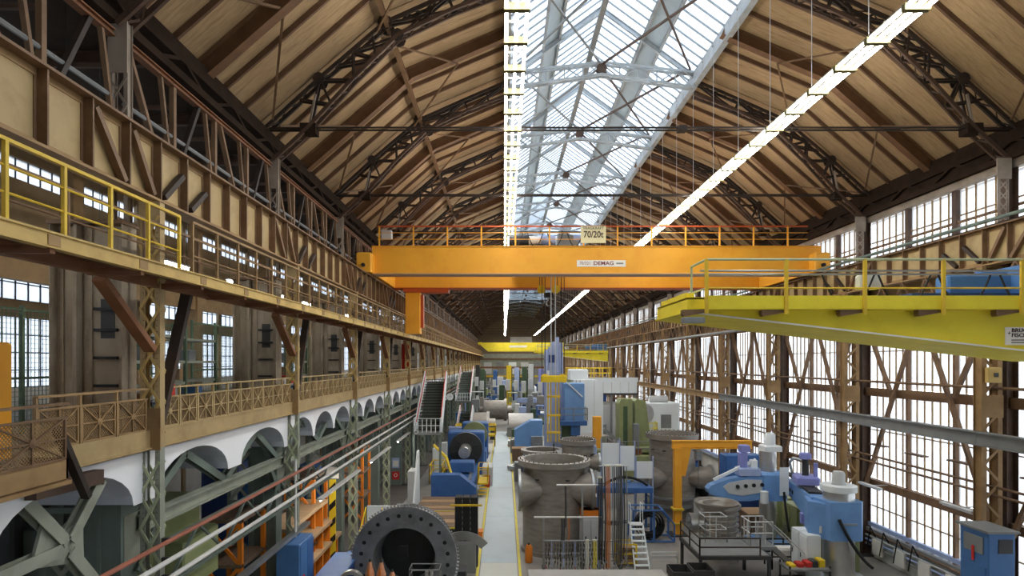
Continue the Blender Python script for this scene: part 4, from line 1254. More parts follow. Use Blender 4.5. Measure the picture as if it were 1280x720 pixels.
# --- big flanged ring beside the gangway
rg = thing('turbine_ring', 'huge dark steel ring with bolt holes standing upright beside the gallery posts', 'machine part', (-3.7, 22.0, 0))
cz = 2.35
fp = MB(); disc(fp, 1.95, 0.0, 0.22, (0, 0, cz), 'y', 56, 1.16); fp = fp.build('face_flange', 'ring_steel', rg, True)
m = MB(); m.lathe([(1.74, 0.22), (1.70, 1.5), (1.55, 1.5), (1.5, 0.9), (1.16, 0.22)], (0, 0, cz), 'y', 56); m.build('shell', 'ring_dark', rg, True)
for r0, y0 in ((1.24, 0.4), (1.2, 0.65), (1.14, 0.9)):
    m = MB(); disc(m, r0 + 0.3, y0, y0 + 0.08, (0, 0, cz), 'y', 48, r0 - 0.1); m.build('inner_step', 'ring_steel', rg, True)
m = MB(); disc(m, 1.5, 1.15, 1.25, (0, 0, cz), 'y', 40); m.build('rear_plate', 'ring_dark', rg)
for i in range(24):
    a = 2*math.pi*(i + 0.5)/24
    m = MB(); disc(m, 0.075, -0.004, 0.03, (1.62*math.cos(a), 0, cz + 1.62*math.sin(a)), 'y', 12); m.build('bolt_hole', 'black', rg)
m = MB()
for i in range(96):
    a = 2*math.pi*i/96
    c, s = math.cos(a), math.sin(a)
    m.tube((1.93*c, 0.1, cz + 1.93*s), (2.03*c, 0.1, cz + 2.03*s), 0.035, 5)
tag(m.build('rim_studs', 'steel', rg), kind='stuff')
m = MB()
for s in (-1, 1): m.prism([(s*0.5, 0), (s*1.6, 0), (s*1.3, 1.1), (s*1.0, 0.75)], 0.1, 1.2)
m.build('cradle', 'dark_steel', rg)
MB().box(-0.15, 0.15, -0.25, -0.05, cz + 0.15, cz + 0.55).build('bore_clamp', 'black', rg)
# small things standing in front of the ring
bench = thing('work_bench', 'grey work bench in front of the huge ring at the picture bottom', 'bench', (-4.0, 19.3, 0))
MB().box(-1.3, 1.9, -0.5, 0.5, 2.0, 2.1).build('bench_top', 'mid_grey', bench)
for x in (-1.2, 1.8):
    for y in (-0.42, 0.42): MB().box(x - 0.05, x + 0.05, y - 0.05, y + 0.05, 0, 2.0).build('leg', 'dark_steel', bench)
for i, (x, hgt) in enumerate(((-0.35, 1.2), (0.02, 1.18), (0.38, 0.85))):
    t = thing('coil_former', '%s copper coloured winding former on the bench before the ring' % ('leftmost', 'middle', 'lowest')[i], 'machine part', (-4.0 + x, 19.2, 2.1))
    m = MB(); m.lathe([(0.13, 0), (0.17, 0.3), (0.15, hgt*0.6), (0.05, hgt*0.92), (0.0, hgt*0.92)], (0, 0, 0), 'z', 14); m.build('body', 'copper', t, True)
    MB().tube((0, 0, hgt*0.9), (0, 0, hgt), 0.035, 6).build('pin', 'dark_steel', t)
    MB().box(-0.02, 0.02, -0.18, -0.1, 0.0, hgt*0.75).build('strap', 'orange', t)
t = thing('steel_hoop', 'small pale steel hoop leaning at the bench end before the ring', 'machine part', (-4.95, 19.2, 2.1))
m = MB(); disc(m, 0.42, -0.1, 0.1, (0, 0, 0.42), 'y', 24, 0.3); m.build('hoop', 'bright_steel', t, True)
MB().box(-0.1, 0.1, -0.1, 0.1, 0, 0.02).build('foot', 'dark_steel', t)
t = thing('instrument_box', 'white box with a wire frame on the bench before the ring', 'box', (-2.55, 19.2, 2.1))
MB().rbox(-0.5, 0.5, -0.3, 0.3, 0, 0.5, 0.03).build('box', 'light_grey', t)
m = MB(); rail_frame(m, -0.48, 0.48, -0.28, 0.28, 0.5, 0.45, 0.015, gap=1.0); m.build('wire_frame', 'steel', t)
for x in (0.05, 0.2): MB().tube((x, 0, 0.5), (x, 0, 0.8), 0.06, 10).build('jar', 'bright_steel', t)
t = thing('plastic_crate', 'dark blue ribbed crate beside the huge ring', 'crate', (-6.0, 21.4, 0))
MB().rbox(-0.45, 0.45, -1.2, 1.4, 0, 2.3, 0.05).build('body', 'navy', t)
for i in range(7):
    MB().box(-0.47 , 0.47, -1.22, -1.2, 0.2 + i*0.3, 0.3 + i*0.3).build('rib', 'machine_blue', t)
MB().box(-0.47, 0.47, -1.2, 1.4, 2.3, 2.36).build('lid', 'machine_blue', t)
t = thing('control_cabinet', 'tall blue cabinet with a red mark under the conductor pipes', 'cabinet', (-7.2, 20.2, 0))
MB().rbox(-0.4, 0.4, -0.5, 0.9, 0, 3.6, 0.03).build('body', 'cabinet_blue', t)
d_ = MB().box(0.4, 0.425, -0.45, 0.2, 0.1, 3.5).build('door', 'cabinet_blue', t); MB().box(0.425, 0.45, 0.1, 0.14, 1.6, 1.9).build('handle', 'steel', d_)
d_ = MB().box(0.4, 0.425, 0.22, 0.85, 0.1, 3.5).build('door', 'machine_blue', t); MB().box(0.425, 0.45, 0.3, 0.34, 1.6, 1.9).build('handle', 'steel', d_)
MB().box(0.425, 0.435, -0.3, -0.1, 2.2, 2.5).build('red_mark', 'sign_red', t)

# --- black laminated block and grey segments beside the gangway
t = thing('laminated_block', 'tall black slotted block with a yellow clamp bar beside the gangway', 'machine part', (-1.78, 28.2, 0))
for i in range(3): MB().rbox(-0.54 + i*0.37, -0.2 + i*0.37, -0.3, 0.3, 0.0, 3.3, 0.03).build('slab', 'black', t)
for i in range(2):
    m = MB()
    for q in range(12): m.box(-0.19 + i*0.37, -0.175 + i*0.37, -0.31, -0.29, 0.2 + q*0.26, 0.32 + q*0.26)
    m.build('slot_row', 'light_grey', t)
MB().box(-0.75, 0.75, -0.4, -0.3, 2.9, 2.98).build('clamp_bar', 'rail_yellow', t)
t = thing('steel_segment', 'pale grey curved steel segment leaning on the black slotted block', 'machine part', (-1.9, 26.8, 0))
m = MB(); m.lathe([(1.5, 0), (1.5, 0.1), (1.1, 0.1), (1.1, 0), (1.5, 0)], (0, 0.35, 0.4), 'y', 14, math.radians(40), math.radians(130)); m.build('segment', 'steel', t, True)
MB().box(-0.6, 0.6, 0.3, 0.9, 0, 1.3).build('stand', 'mid_grey', t)
t = thing('stator_pack', 'dark toothed steel pack at the foot of the black slotted block', 'machine part', (-1.78, 24.2, 0))
MB().rbox(-0.45, 0.25, -0.3, 0.5, 0, 1.25, 0.04).build('body', 'ring_dark', t)
for i in range(10): MB().box(-0.2 , -0.1, -0.34, -0.3, 0.1 + i*0.11, 0.16 + i*0.11).build('tooth', 'steel', t)

# --- planked bed plates and blue lathe on the gallery side
t = thing('bed_plate', 'wide wooden planked bed plate with yellow edge in front of the blue lathe', 'platform', (-3.5, 36.5, 0))
MB().box(-2.0, 1.75, -3.6, 3.8, 0, 0.45).build('base', 'dark_steel', t)
for i in range(9):
    MB().box(-1.98 + 0.04*(i % 2), 1.73 - 0.05*(i % 3), -3.6 + i*0.82, -2.84 + i*0.82, 0.45, 0.53).build('plank', 'wood' if i % 2 else 'wood_dark', t)
MB().box(-2.0, 1.75, -3.66, -3.6, 0.42, 0.5).build('edge_strip', 'line_yellow', t)
MB().box(-2.0, 1.75, -0.3, -0.24, 0.53, 0.56).build('edge_strip', 'line_yellow', t)
t = thing('plastic_bin', 'orange bin on the gangway edge beside the planked bed plate', 'bin', (-1.45, 32.3, 0))
m = MB(); m.box(-0.28, 0.28, -0.3, 0.3, 0.0, 0.42); m.build('bin', 'orange', t); MB().box(-0.31, 0.31, -0.33, 0.33, 0.42, 0.5).build('rim', 'orange', t)

lt = thing('lathe', 'blue heavy lathe with a dark face plate and bright chuck beside the gangway', 'machine', (-3.2, 42.0, 0))
MB().prism([(-1.9, 0), (1.25, 0), (1.25, 0.85), (0.1, 1.75), (-1.9, 1.75)], -0.6, 0.4).build('cover', 'machine_blue', lt)
MB().rbox(-1.3, 1.1, 0.4, 9.5, 0, 1.1, 0.05).build('bed', 'machine_blue', lt)
for x in (-0.8, 0.6): MB().box(x, x + 0.2, 0.4, 8.0, 1.1, 1.25).build('slideway', 'steel', lt)
MB().rbox(-1.0, 0.9, 3.2, 4.6, 1.25, 2.0, 0.06).build('carriage', 'machine_blue', lt)
MB().rbox(-1.6, 1.5, 8.4, 10.4, 0, 3.7, 0.1).build('headstock', 'machine_blue', lt)
m = MB(); disc(m, 1.38, 7.7, 8.1, (0, 0, 2.35), 'y', 40); m.build('face_plate', 'ring_dark', lt, True)
m = MB(); disc(m, 1.4, 7.75, 8.05, (0, 0, 2.35), 'y', 40, 1.3); m.build('face_rim', 'ring_steel', lt, True)
for i in range(6):
    a = math.pi*i/3 + 0.3
    MB().beam((0.55*math.cos(a), 7.66, 2.35 + 0.55*math.sin(a)), (1.15*math.cos(a), 7.66, 2.35 + 0.55*math.sin(a) + 0.6*math.sin(a)), 0.2, 0.1, up=(0, 1, 0)).build('jaw', 'dark_steel', lt)
m = MB(); m.lathe([(0, 5.6), (0.45, 5.6), (0.48, 5.7), (0.48, 6.4), (0.38, 6.4), (0.38, 7.0), (0.5, 7.0), (0.5, 7.7)], (0, 0, 2.35), 'y', 24); m.build('chuck', 'bright_steel', lt, True)
MB().beam((-2.0, 2.0, 3.5), (-1.0, 1.2, 2.7), 0.14, 0.16).beam((-1.0, 1.2, 2.7), (-0.6, 0.6, 1.6), 0.14, 0.16).build('boom', 'yellow', lt)
m = MB(); rail_frame(m, 1.3, 2.0, 1.0, 3.2, 0.9, 1.1, 0.03); m.build('operator_railing', 'yellow', lt)
MB().box(1.25, 2.05, 0.9, 3.3, 0.78, 0.9).build('operator_platform', 'yellow', lt)
for q in range(3): MB().box(1.4, 1.95, 0.2 + q*0.22, 0.45 + q*0.22, 0.2 + q*0.2, 0.25 + q*0.2).build('step', 'yellow', lt)
m = MB(); rail_frame(m, -2.4, -1.5, 2.4, 5.0, 0.5, 1.4, 0.04); m.build('rear_railing', 'yellow', lt)
MB().rbox(-2.5, -1.9, 5.0, 5.8, 0, 2.8, 0.05).build('white_cabinet', 'machine_white', lt)
MB().rbox(-1.85, -1.4, 5.6, 6.2, 0, 3.2, 0.05).build('grey_cabinet', 'light_grey', lt)
MB().rbox(1.5, 2.3, 4.0, 6.0, 0, 1.5, 0.05).build('control_desk', 'light_grey', lt)
MB().box(1.7, 2.1, 3.6, 3.9, 0, 0.9).build('red_box', 'red', lt)
# second blue lathe head behind
t = thing('lathe', 'second blue lathe with an olive face plate behind the first one', 'machine', (-2.9, 56.0, 0))
MB().rbox(-1.2, 1.2, 0.0, 8.0, 0, 1.2, 0.05).build('bed', 'machine_blue', t)
MB().rbox(-1.3, 1.3, 3.0, 5.0, 0, 3.6, 0.1).build('headstock', 'machine_blue', t)
m = MB(); disc(m, 1.25, 2.3, 2.8, (0.0, 0, 2.5), 'y', 32); m.build('face_plate', 'machine_green', t, True)
m = MB(); disc(m, 0.4, 1.5, 2.3, (0.0, 0, 2.5), 'y', 20); m.build('spindle', 'steel', t, True)
m = MB(); rail_frame(m, -2.2, 2.0, 6.0, 8.0, 2.0, 1.0, 0.05); m.build('railing', 'yellow', t)
MB().box(-2.2, 2.0, 6.0, 8.0, 1.85, 2.0).build('platform', 'yellow', t)

# --- stairs from the floor landing up to the gallery
def stair(name, label, x, y0, z0, y1, z1, w, n, dx=-0.5):
    t = thing(name, label, 'stair', (x, y0, 0))
    L = y1 - y0
    for i in range(n):
        u = (i + 0.5)/n
        MB().box(dx*u - w/2 + 0.06, dx*u + w/2 - 0.06, L*u - 0.2, L*u + 0.25, z0 + (z1-z0)*u - 0.04, z0 + (z1-z0)*u).build('tread', 'black', t)
    for s in (-1, 1):
        m = MB()
        m.beam((s*w/2, 0, z0 + 0.25), (dx + s*w/2, L, z1 + 0.25), 0.12, 0.85); m.build('side_panel', 'machine_white', t)
        MB().beam((s*(w/2 - 0.07), -0.05, z0 + 0.69), (dx + s*(w/2 - 0.07), L, z1 + 0.69), 0.06, 0.05).build('handrail', 'red', t)
    MB().box(-w/2, w/2, -1.0, 0.0, z0 - 0.15, z0).build('landing', 'mid_grey', t)
    m = MB(); rail_frame(m, -w/2, w/2, -1.0, 0.0, z0, 1.0, 0.03, 'flr', 0.3); m.build('landing_rail', 'machine_white', t)
    for s in (-1, 1): MB().box(s*w/2 - 0.08, s*w/2 + 0.08, -0.9, -0.74, 0, z0 - 0.15).build('leg', 'green_grey', t)
    MB().beam((0, 0.2, z0 - 0.3), (dx, L, z1 - 0.35), w*0.8, 0.1).build('soffit', 'green_grey', t)
    return t
stair('gallery_stair', 'steep stair with black treads and white sides rising to the gallery, the nearer one', -5.55, 43.5, 4.6, 53.5, 8.2, 1.9, 18, -0.6)
stair('gallery_stair', 'steep stair with black treads and white sides rising to the gallery, the farther one', -5.4, 78.0, 4.6, 90.0, 8.4, 1.9, 16, -0.2)
stair('gallery_stair', 'low stair with black treads beside the blue lathe, in front of the farther stair', -4.7, 66.0, 1.0, 70.0, 4.0, 1.5, 10, 0.3)
t = thing('wall_clock', 'round white clock hanging on a pole between the two gallery stairs', 'clock', (-6.3, 69.0, 0))
MB().tube((0, 0.05, 0), (0, 0.05, 5.2), 0.06, 8).build('pole', 'green_grey', t)
m = MB(); disc(m, 0.42, -0.08, 0.08, (0, 0, 5.6), 'y', 24); m.build('face', 'machine_white', t)
m = MB(); disc(m, 0.45, -0.06, 0.06, (0, 0, 5.6), 'y', 24, 0.41); m.build('rim', 'dark_steel', t)
MB().beam((0, -0.09, 5.6), (0.05, -0.09, 5.9), 0.03, 0.02).build('hand', 'black', t); MB().beam((0, -0.09, 5.6), (0.2, -0.09, 5.62), 0.03, 0.02).build('hand', 'black', t)
t = thing('safety_sign', 'red fire hose sign on the green column under the arches', 'sign', (-8.5, 46.8 - 0.34, 0.45))
MB().box(-0.28, 0.28, -0.02, 0, 0, 0.62).build('plate', 'sign_red', t)
MB().lathe([(0.1, -0.03), (0.14, -0.03), (0.14, -0.021), (0.1, -0.021)], (0, 0, 0.34), 'y', 14).build('hose_symbol', 'sign_white', t)
t = thing('safety_sign', 'small blue notice above the red fire hose sign', 'sign', (-8.5, 46.8 - 0.34, 1.35))
MB().box(-0.3, 0.3, -0.02, 0, 0, 0.8).build('plate', 'pale_blue', t); MB().box(-0.22, 0.22, -0.025, -0.02, 0.1, 0.6).build('print', 'sign_white', t)
t = thing('white_partition', 'white boarded partition leaning beside the planked bed plate', 'screen', (-5.9, 39.5, 0))
MB().prism([(-1.2, 0), (1.6, 0), (1.4, 3.6), (0.9, 3.6)], -0.06, 0.06, 'x').build('panel', 'machine_white', t); MB().box(-0.5, -0.06, -0.2, 1.2, 0, 2.4).build('back_box', 'light_grey', t)
t = thing('low_partition', 'low wall with white upper and yellow lower band behind the huge ring', 'screen', (-6.4, 32.0, 0))
MB().box(-1.0, 0.8, 0, 0.1, 1.0, 1.9).build('white_band', 'machine_white', t); MB().box(-1.0, 0.8, 0, 0.1, 0, 1.0).build('yellow_band', 'yellow', t)
t = thing('metal_stairs', 'yellow railed steps beside the green lattice columns', 'stair', (-6.6, 28.0, 0))
for q in range(7): MB().box(-0.4, 0.4, q*0.3, q*0.3 + 0.3, 0.2*q, 0.2*q + 0.05).build('step', 'mid_grey', t)
for s in (-0.42, 0.42):
    m = MB(); m.tube((s, 0, 0.9), (s, 2.1, 2.3), 0.03, 6)
    for q in range(4): m.tube((s, q*0.68, q*0.45), (s, q*0.68, 0.9 + q*0.45), 0.025, 6)
    m.build('handrail', 'yellow', t)

# --- machines in the shade under the gallery
def shade_machine(label, x, y, w, d, h, mt, mt2, kind):
    t = thing(kind, label, 'machine', (x, y, 0))
    MB().rbox(-w/2, w/2, -d/2, d/2, 0, h*0.45, 0.05).build('base', mt, t)
    MB().rbox(-w/2*0.8, w/2*0.3, -d/2*0.8, d/2*0.8, h*0.45, h, 0.06).build('column', mt, t)
    MB().rbox(w/2*0.1, w/2*0.95, -d/2*0.6, d/2*0.5, h*0.6, h*0.85, 0.05).build('head', mt2, t)
    MB().tube((w*0.3, 0, h*0.45), (w*0.3, 0, h*0.6), w*0.06, 10).build('spindle', 'steel', t)
    MB().box(-w/2, w/2, -d/2 - 0.05, -d/2, h*0.1, h*0.35).build('panel', mt2, t)
    return t
shade_machine('pale green planing machine in the shade under the first white arches', -10.0, 17.3, 2.6, 3.6, 5.6, 'machine_green', 'machine_green', 'planing_machine')
shade_machine('deep blue press in the shade behind the pale green planing machine', -10.6, 23.5, 2.6, 2.0, 5.8, 'navy', 'cabinet_blue', 'press')
shade_machine('added dark block hiding bright windows under the near balcony', -11.4, 14.2, 4.0, 3.0, 7.0, 'dark_steel', 'green_grey', 'window_blocker')  # dark mass added to block bright window glimpses below the balcony
shade_machine('blue milling machine under the third bay of the gallery', -10.4, 33.0, 2.4, 2.4, 4.0, 'machine_blue', 'navy', 'milling_machine')
shade_machine('grey green milling machine under the fourth bay of the gallery', -10.4, 41.0, 2.4, 2.4, 3.6, 'green_pale', 'mid_grey', 'milling_machine')
for i, (x, y, z) in enumerate(((-9.1, 20.0, 0), (-9.0, 27.0, 0), (-9.0, 36.0, 0))):
    t = thing('transport_rack', 'orange lattice transport rack under the gallery, %s from the camera' % ORD[i], 'rack', (x, y, z))
    for sx in (-0.6, 0.6):
        for sy in (-0.9, 0.9): MB().box(sx - 0.07, sx + 0.07, sy - 0.07, sy + 0.07, 0, 4.6).build('upright', 'orange', t)
    for q in range(3):
        MB().beam((-0.6, -0.95, 0.3 + q*1.4), (0.6, -0.95, 1.7 + q*1.4), 0.1, 0.08, up=(0, 1, 0)).build('diagonal', 'orange', t)
        MB().beam((0.6, -0.9, 0.3 + q*1.4), (-0.6, -0.9, 1.7 + q*1.4), 0.1, 0.08, up=(0, 1, 0)).build('diagonal', 'orange', t)
        MB().box(-0.67, 0.67, -1.0, 1.0, 1.6 + q*1.45, 1.72 + q*1.45).build('deck', 'wood_dark', t)

# --- gallery floor: fences, shelves, cabinets, orange panel
def fence_panel(label, x, y0, y1, z0, z1, along='y'):
    t = thing('mesh_fence', label, 'fence', (x, y0, H - 1.75))
    w, h = y1 - y0, z1 - z0
    m = MB()
    n = int(w/0.12)
    for i in range(n+1): m.box(-0.006, 0.006, i*w/n - 0.006, i*w/n + 0.006, 0.1, h)
    k = int(h/0.12)
    for i in range(k+1): m.box(-0.006, 0.006, 0, w, 0.1 + i*(h-0.1)/k - 0.006, 0.1 + i*(h-0.1)/k + 0.006)
    tag(m.build('wire_mesh', 'fence_green', t), kind='stuff')
    q = max(1, int(round(w/2.0)))
    for i in range(q+1): MB().box(-0.04, 0.04, i*w/q - 0.04, i*w/q + 0.04, 0, h + 0.1).build('post', 'fence_green', t)
    for z in (0.1, h*0.45, h): MB().box(-0.03, 0.03, 0, w, z - 0.03, z + 0.03).build('rail', 'fence_green', t)
    return t
fence_panel('green wire mesh fence on the gallery before the broad riveted column', -11.6, 12.0, 21.0, 0, 3.0)
fence_panel('green wire mesh fence on the gallery behind the second lattice post', -11.6, 22.0, 29.0, 0, 3.2)
fence_panel('green wire mesh fence on the gallery behind the third lattice post', -11.6, 30.5, 38.0, 0, 3.2)
for i, (x, y, lab) in enumerate(((-9.6, 15.6, 'green steel shelving on the gallery behind the first lattice post'), (-10.4, 19.0, 'tall green shelving on the gallery just before the second riveted column'), (-9.6, 26.0, 'green steel shelving between the second and third riveted columns'))):
    t = thing('shelving', lab, 'shelf', (x, y, H - 1.75))
    for sx in (-0.5, 0.5):
        for sy in (-1.3, 1.3): MB().box(sx - 0.04, sx + 0.04, sy - 0.04, sy + 0.04, 0, 2.9).build('upright', 'fence_green', t)
    for z in (0.5, 1.1, 1.7, 2.4): MB().box(-0.52, 0.52, -1.3, 1.3, z, z + 0.08).build('shelf_board', 'green_pale', t)
    for q, (z, w, mt) in enumerate(((0.58, 0.7, 'light_grey'), (1.18, 0.5, 'wood'), (1.78, 0.6, 'mid_grey'), (0.58, 0.4, 'cabinet_blue'))):
        MB().rbox(-0.35, 0.3, -1.1 + q*0.55, -1.1 + q*0.55 + w*0.7, z, z + 0.35, 0.02).build('stored_box', mt, t)
t = thing('machine_housing', 'orange machine housing at the frame edge above the near balcony', 'machine', (-9.5, 10.6, H - 1.75))
MB().rbox(-0.6, 0.55, -0.2, 0.2, 0, 2.1, 0.04).build('body', 'crane_orange', t); MB().box(0.1, 0.4, -0.22, -0.2, 1.0, 1.4).build('grille', 'dark_steel', t)
for i, (x, y, lab, mt) in enumerate(((-13.2, 19.0, 'dark green tool cabinet behind the mesh fence', 'deep_green'), (-13.0, 20.5, 'dark cabinet behind the mesh fence beside the green one', 'dark_steel'))):
    t = thing('tool_cabinet', lab, 'cabinet', (x, y, H - 1.75))
    MB().rbox(-0.45, 0.45, -0.6, 0.6, 0, 1.9, 0.03).build('body', mt, t)
    for q in range(3): MB().box(-0.38, 0.38, -0.63, -0.6, 0.2 + q*0.55, 0.65 + q*0.55).build('drawer', 'deep_green', t)
    MB().rbox(-0.3, 0.2, -0.4, 0.1, 1.9, 2.15, 0.03).build('tool_tray', 'red_brown', t)

# --- big casing with chains, on the far side of the gangway
def casing(label, x, y, r, h, noz, zn, mt='casing_grey', nr=0.8, ribs=()):
    t = thing('turbine_casing', label, 'machine part', (x, y, 0))
    m = MB()
    prof = [(r*1.04, 0), (r*1.04, 0.18), (r*0.98, 0.2)]
    prof += [(r*0.98, h*0.5), (r*0.97, h*0.9), (r*1.0, h*0.94), (r*1.12, h*0.95), (r*1.12, h), (r*0.94, h), (r*0.92, h*0.97), (r*0.88, h*0.9), (r*0.86, h*0.4)]
    m.lathe(prof, (0, 0, 0), 'z', 48); m.build('body', mt, t, True)
    m = MB(); disc(m, r*1.13, h*0.985, h + 0.04, (0, 0, 0), 'z', 48, r*0.95); m.build('top_flange', 'casing_grey', t, True)
    for z, rr in ribs:
        m = MB(); disc(m, rr, z, z + 0.12, (0, 0, 0), 'z', 40, r*0.9); m.build('flange_ring', 'steel', t, True)
    for s, L in noz:
        m = MB(); m.lathe([(nr*0.2, s*r*0.15), (nr*0.5, s*r*0.45), (nr*0.72, s*r*0.72), (nr*0.9, s*(r*0.92)), (nr*1.0, s*(r + L)), (nr*0.85, s*(r + L)), (nr*0.7, s*r*0.7)], (0, -0.62*r, zn), 'x', 32)
        nz = m.build('nozzle', mt, t, True)
        m = MB(); disc(m, nr*1.14, s*(r + L) - 0.06, s*(r + L) + 0.06, (0, -0.62*r, zn), 'x', 32, nr*0.84); m.build('nozzle_flange', 'steel', nz, True)
    for a in (200, 235, 290, 320, 335):
        a = math.radians(a)
        MB().lathe([(0, 0), (0.11, 0), (0.11, 0.06), (0, 0.06)], (r*0.98*math.cos(a), r*0.98*math.sin(a), h*0.82), 'z', 10).build('boss', 'dark_steel', t)
    m = MB()
    for i in range(36):
        a = 2*math.pi*i/36
        m.tube((r*1.06*math.cos(a), r*1.06*math.sin(a), h + 0.03), (r*1.06*math.cos(a), r*1.06*math.sin(a), h + 0.09), 0.03, 5)
    tag(m.build('bolt_heads', 'dark_steel', t), kind='stuff')
    return t
casing('huge grey turbine casing with open top beside the gangway under the yellow traverse', 2.6, 30.8, 1.66, 4.62, ((-1, 0.16), (1, 0.12)), 3.25, nr=0.92)
casing('grey turbine casing standing just behind the huge open one', 4.55, 36.5, 1.0, 4.9, ((1, 0.2),), 3.6, nr=0.5)
c2 = casing('tall grey casing with round side stubs behind the orange jib crane', 10.5, 37.0, 1.42, 5.2, ((-1, 0.35), (1, 0.7)), 2.6, nr=0.72, ribs=((0.9, 1.75), (1.35, 1.65)))
m = MB(); disc(m, 0.24, -1.52, -1.3, (-0.25, 0, 2.9), 'y', 18, 0.14); m.build('port_ring', 'steel', c2, True)
m = MB(); disc(m, 0.14, -1.5, -1.3, (-0.25, 0, 2.9), 'y', 18); m.build('port_hole', 'black', c2, True)
m = MB(); disc(m, 0.16, -1.5, -1.3, (0.1, 0, 4.2), 'y', 14); m.build('stub', 'casing_pale', c2, True)
t = thing('oil_drum', 'small orange red canister at the foot of the huge casing', 'canister', (1.2, 28.6, 0))
m = MB(); m.lathe([(0, 0), (0.16, 0), (0.18, 0.05), (0.18, 0.7), (0.12, 0.85), (0, 0.85)], (0, 0, 0), 'z', 14); m.build('body', 'orange', t, True)
MB().tube((0, 0, 0.85), (0, 0, 0.95), 0.05, 8).build('cap', 'dark_steel', t)

# --- sling rack
SR = thing('sling_rack', 'steel rack with cross bars for lifting slings in front of the huge casing', 'rack', (3.7, 27.6, 0))
for x, h in ((-1.85, 2.45), (-0.05, 4.0), (0.75, 3.6), (1.75, 4.9)):
    MB().box(x - 0.04, x + 0.04, -0.04, 0.04, 0, h).build('post', 'steel', SR)
    MB().box(x - 0.06, x + 0.06, -0.5, 0.5, 0, 0.06).build('foot', 'dark_steel', SR)
for z, a, b, mt in ((3.95, -1.25, 0.95, 'pipe_white'), (2.45, -2.3, 0.85, 'pipe_white'), (1.35, -1.9, 1.8, 'steel'), (0.75, -1.9, 1.8, 'steel'), (4.88, 0.9, 1.8, 'light_grey')):
    MB().tube((a, -0.02, z), (b, -0.02, z), 0.045, 8).build('cross_bar', mt, SR)
rnd = random.Random(3)
for i in range(22):
    x = -1.75 + i*0.135
    if x > 0.55 and i < 19: pass
    t = thing('chain_sling', ('%s chain sling from the gangway end on the rack\'s lower bar' % ORD[i]), 'chain', (3.7 + x, 27.52, 0), group='chain slings on the rack')
    L = 1.1 + 0.15*rnd.random(); m = MB(); n = 11
    dx = 0.04*rnd.random()
    for q in range(n):
        z = 1.33 - q*L/n
        m.box(-0.03 + dx*math.sin(q), 0.03 + dx*math.sin(q), -0.012, 0.012, z - L/n*1.15, z) if q % 2 else m.box(-0.012 + dx*math.sin(q), 0.012 + dx*math.sin(q), -0.03, 0.03, z - L/n*1.15, z)
    m.build('links', ('chain', 'dark_steel', 'pale_blue', 'chain')[i % 4], t)
    MB().tube((-0.03, 0, 1.36 - L), (0.03, 0, 1.22 - L), 0.025, 6).build('hook', 'red' if i % 5 == 0 else 'steel', t)
def sling(label, x, y, ztop, zbot, mt, w, n, grp=None):
    t = thing('lifting_sling', label, 'sling', (x, y, 0), group=grp)
    for i in range(n):
        xx = (i - (n-1)/2)*w
        MB().path([V((xx, 0, ztop)), V((xx + 0.02, -0.01, (ztop+zbot)/2)), V((xx*1.1, 0.02, zbot))], w*0.42, 5).build('strand', mt, t)
    MB().box(-n*w*0.55, n*w*0.55, -0.05, 0.05, ztop, ztop + 0.06).build('eye_band', 'sling_white', t)
    return t
sling('bundle of long orange lifting slings on the tall end of the rack', 4.82, 27.45, 4.85, 0.1, 'sling_orange', 0.055, 4)
sling('bundle of long grey lifting slings beside the orange ones', 5.3, 27.45, 4.85, 0.2, 'chain', 0.06, 4)
sling('pair of white webbing slings on the lower bar of the rack', 3.85, 27.4, 1.4, 0.1, 'sling_white', 0.07, 2)
sling('white and yellow webbing slings nearer the tall rack end', 4.2, 27.4, 1.4, 0.12, 'line_yellow', 0.06, 3)
sling('dark rope sling on the middle bar of the rack', 2.72, 27.45, 2.45, 1.4, 'dark_steel', 0.06, 3)
sling('yellow rope sling on the middle bar of the rack', 3.0, 27.45, 2.45, 1.4, 'sling_orange', 0.04, 2)
sling('dark chain sling on the upper bar of the rack', 3.75 - 0.9, 27.45, 3.95, 2.0, 'dark_steel', 0.05, 2)
sling('dark wire sling near the tall rack posts', 4.45, 27.45, 4.3, 0.5, 'dark_steel', 0.06, 3)
for i in range(7):
    x = (4.55, 4.66, 5.02, 5.1, 5.45, 5.55, 5.68)[i]
    t = thing('wire_rope', '%s hanging wire rope from the gangway side at the tall rack end' % ORD[i], 'rope', (x, 27.42, 0), group='wire ropes on the rack')
    MB().path([V((0, 0, 4.85)), V((0.03, -0.02, 2.6)), V((0.0, 0, 0.3 + 0.15*(i % 3)))], 0.03, 5).build('rope', ('chain', 'dark_steel', 'steel', 'dark_steel')[i % 4], t)
    MB().path([V((0, 0, 0.45 + 0.15*(i % 3))), V((0.09, 0, 0.25 + 0.15*(i % 3))), V((-0.05, 0, 0.15 + 0.15*(i % 3)))], 0.035, 5).build('end_loop', 'steel', t)
MB().tube((0.7, -0.15, 4.86), (2.1, -0.15, 4.86), 0.03, 6).build('cross_bar', 'light_grey', SR)
t = thing('tool_cabinet', 'grey cabinet behind the sling rack under an orange bin', 'cabinet', (4.25, 29.4, 0))
MB().rbox(-0.5, 0.5, -0.4, 0.4, 0, 2.05, 0.03).build('body', 'light_grey', t)
for q in (-0.25, 0.25):
    d_ = MB().box(q - 0.23, q + 0.23, -0.43, -0.4, 0.1, 1.95).build('door', 'light_grey', t); MB().box(q - 0.03, q + 0.03, -0.46, -0.43, 1.0, 1.15).build('handle', 'dark_steel', d_)
t = thing('plastic_bin', 'orange bin standing on the grey cabinet behind the sling rack', 'bin', (4.25, 29.3, 2.05))
MB().box(-0.45, 0.45, -0.3, 0.3, 0, 0.36).build('bin', 'orange', t); MB().box(-0.47, 0.47, -0.33, 0.33, 0.3, 0.36).build('rim', 'orange', t)
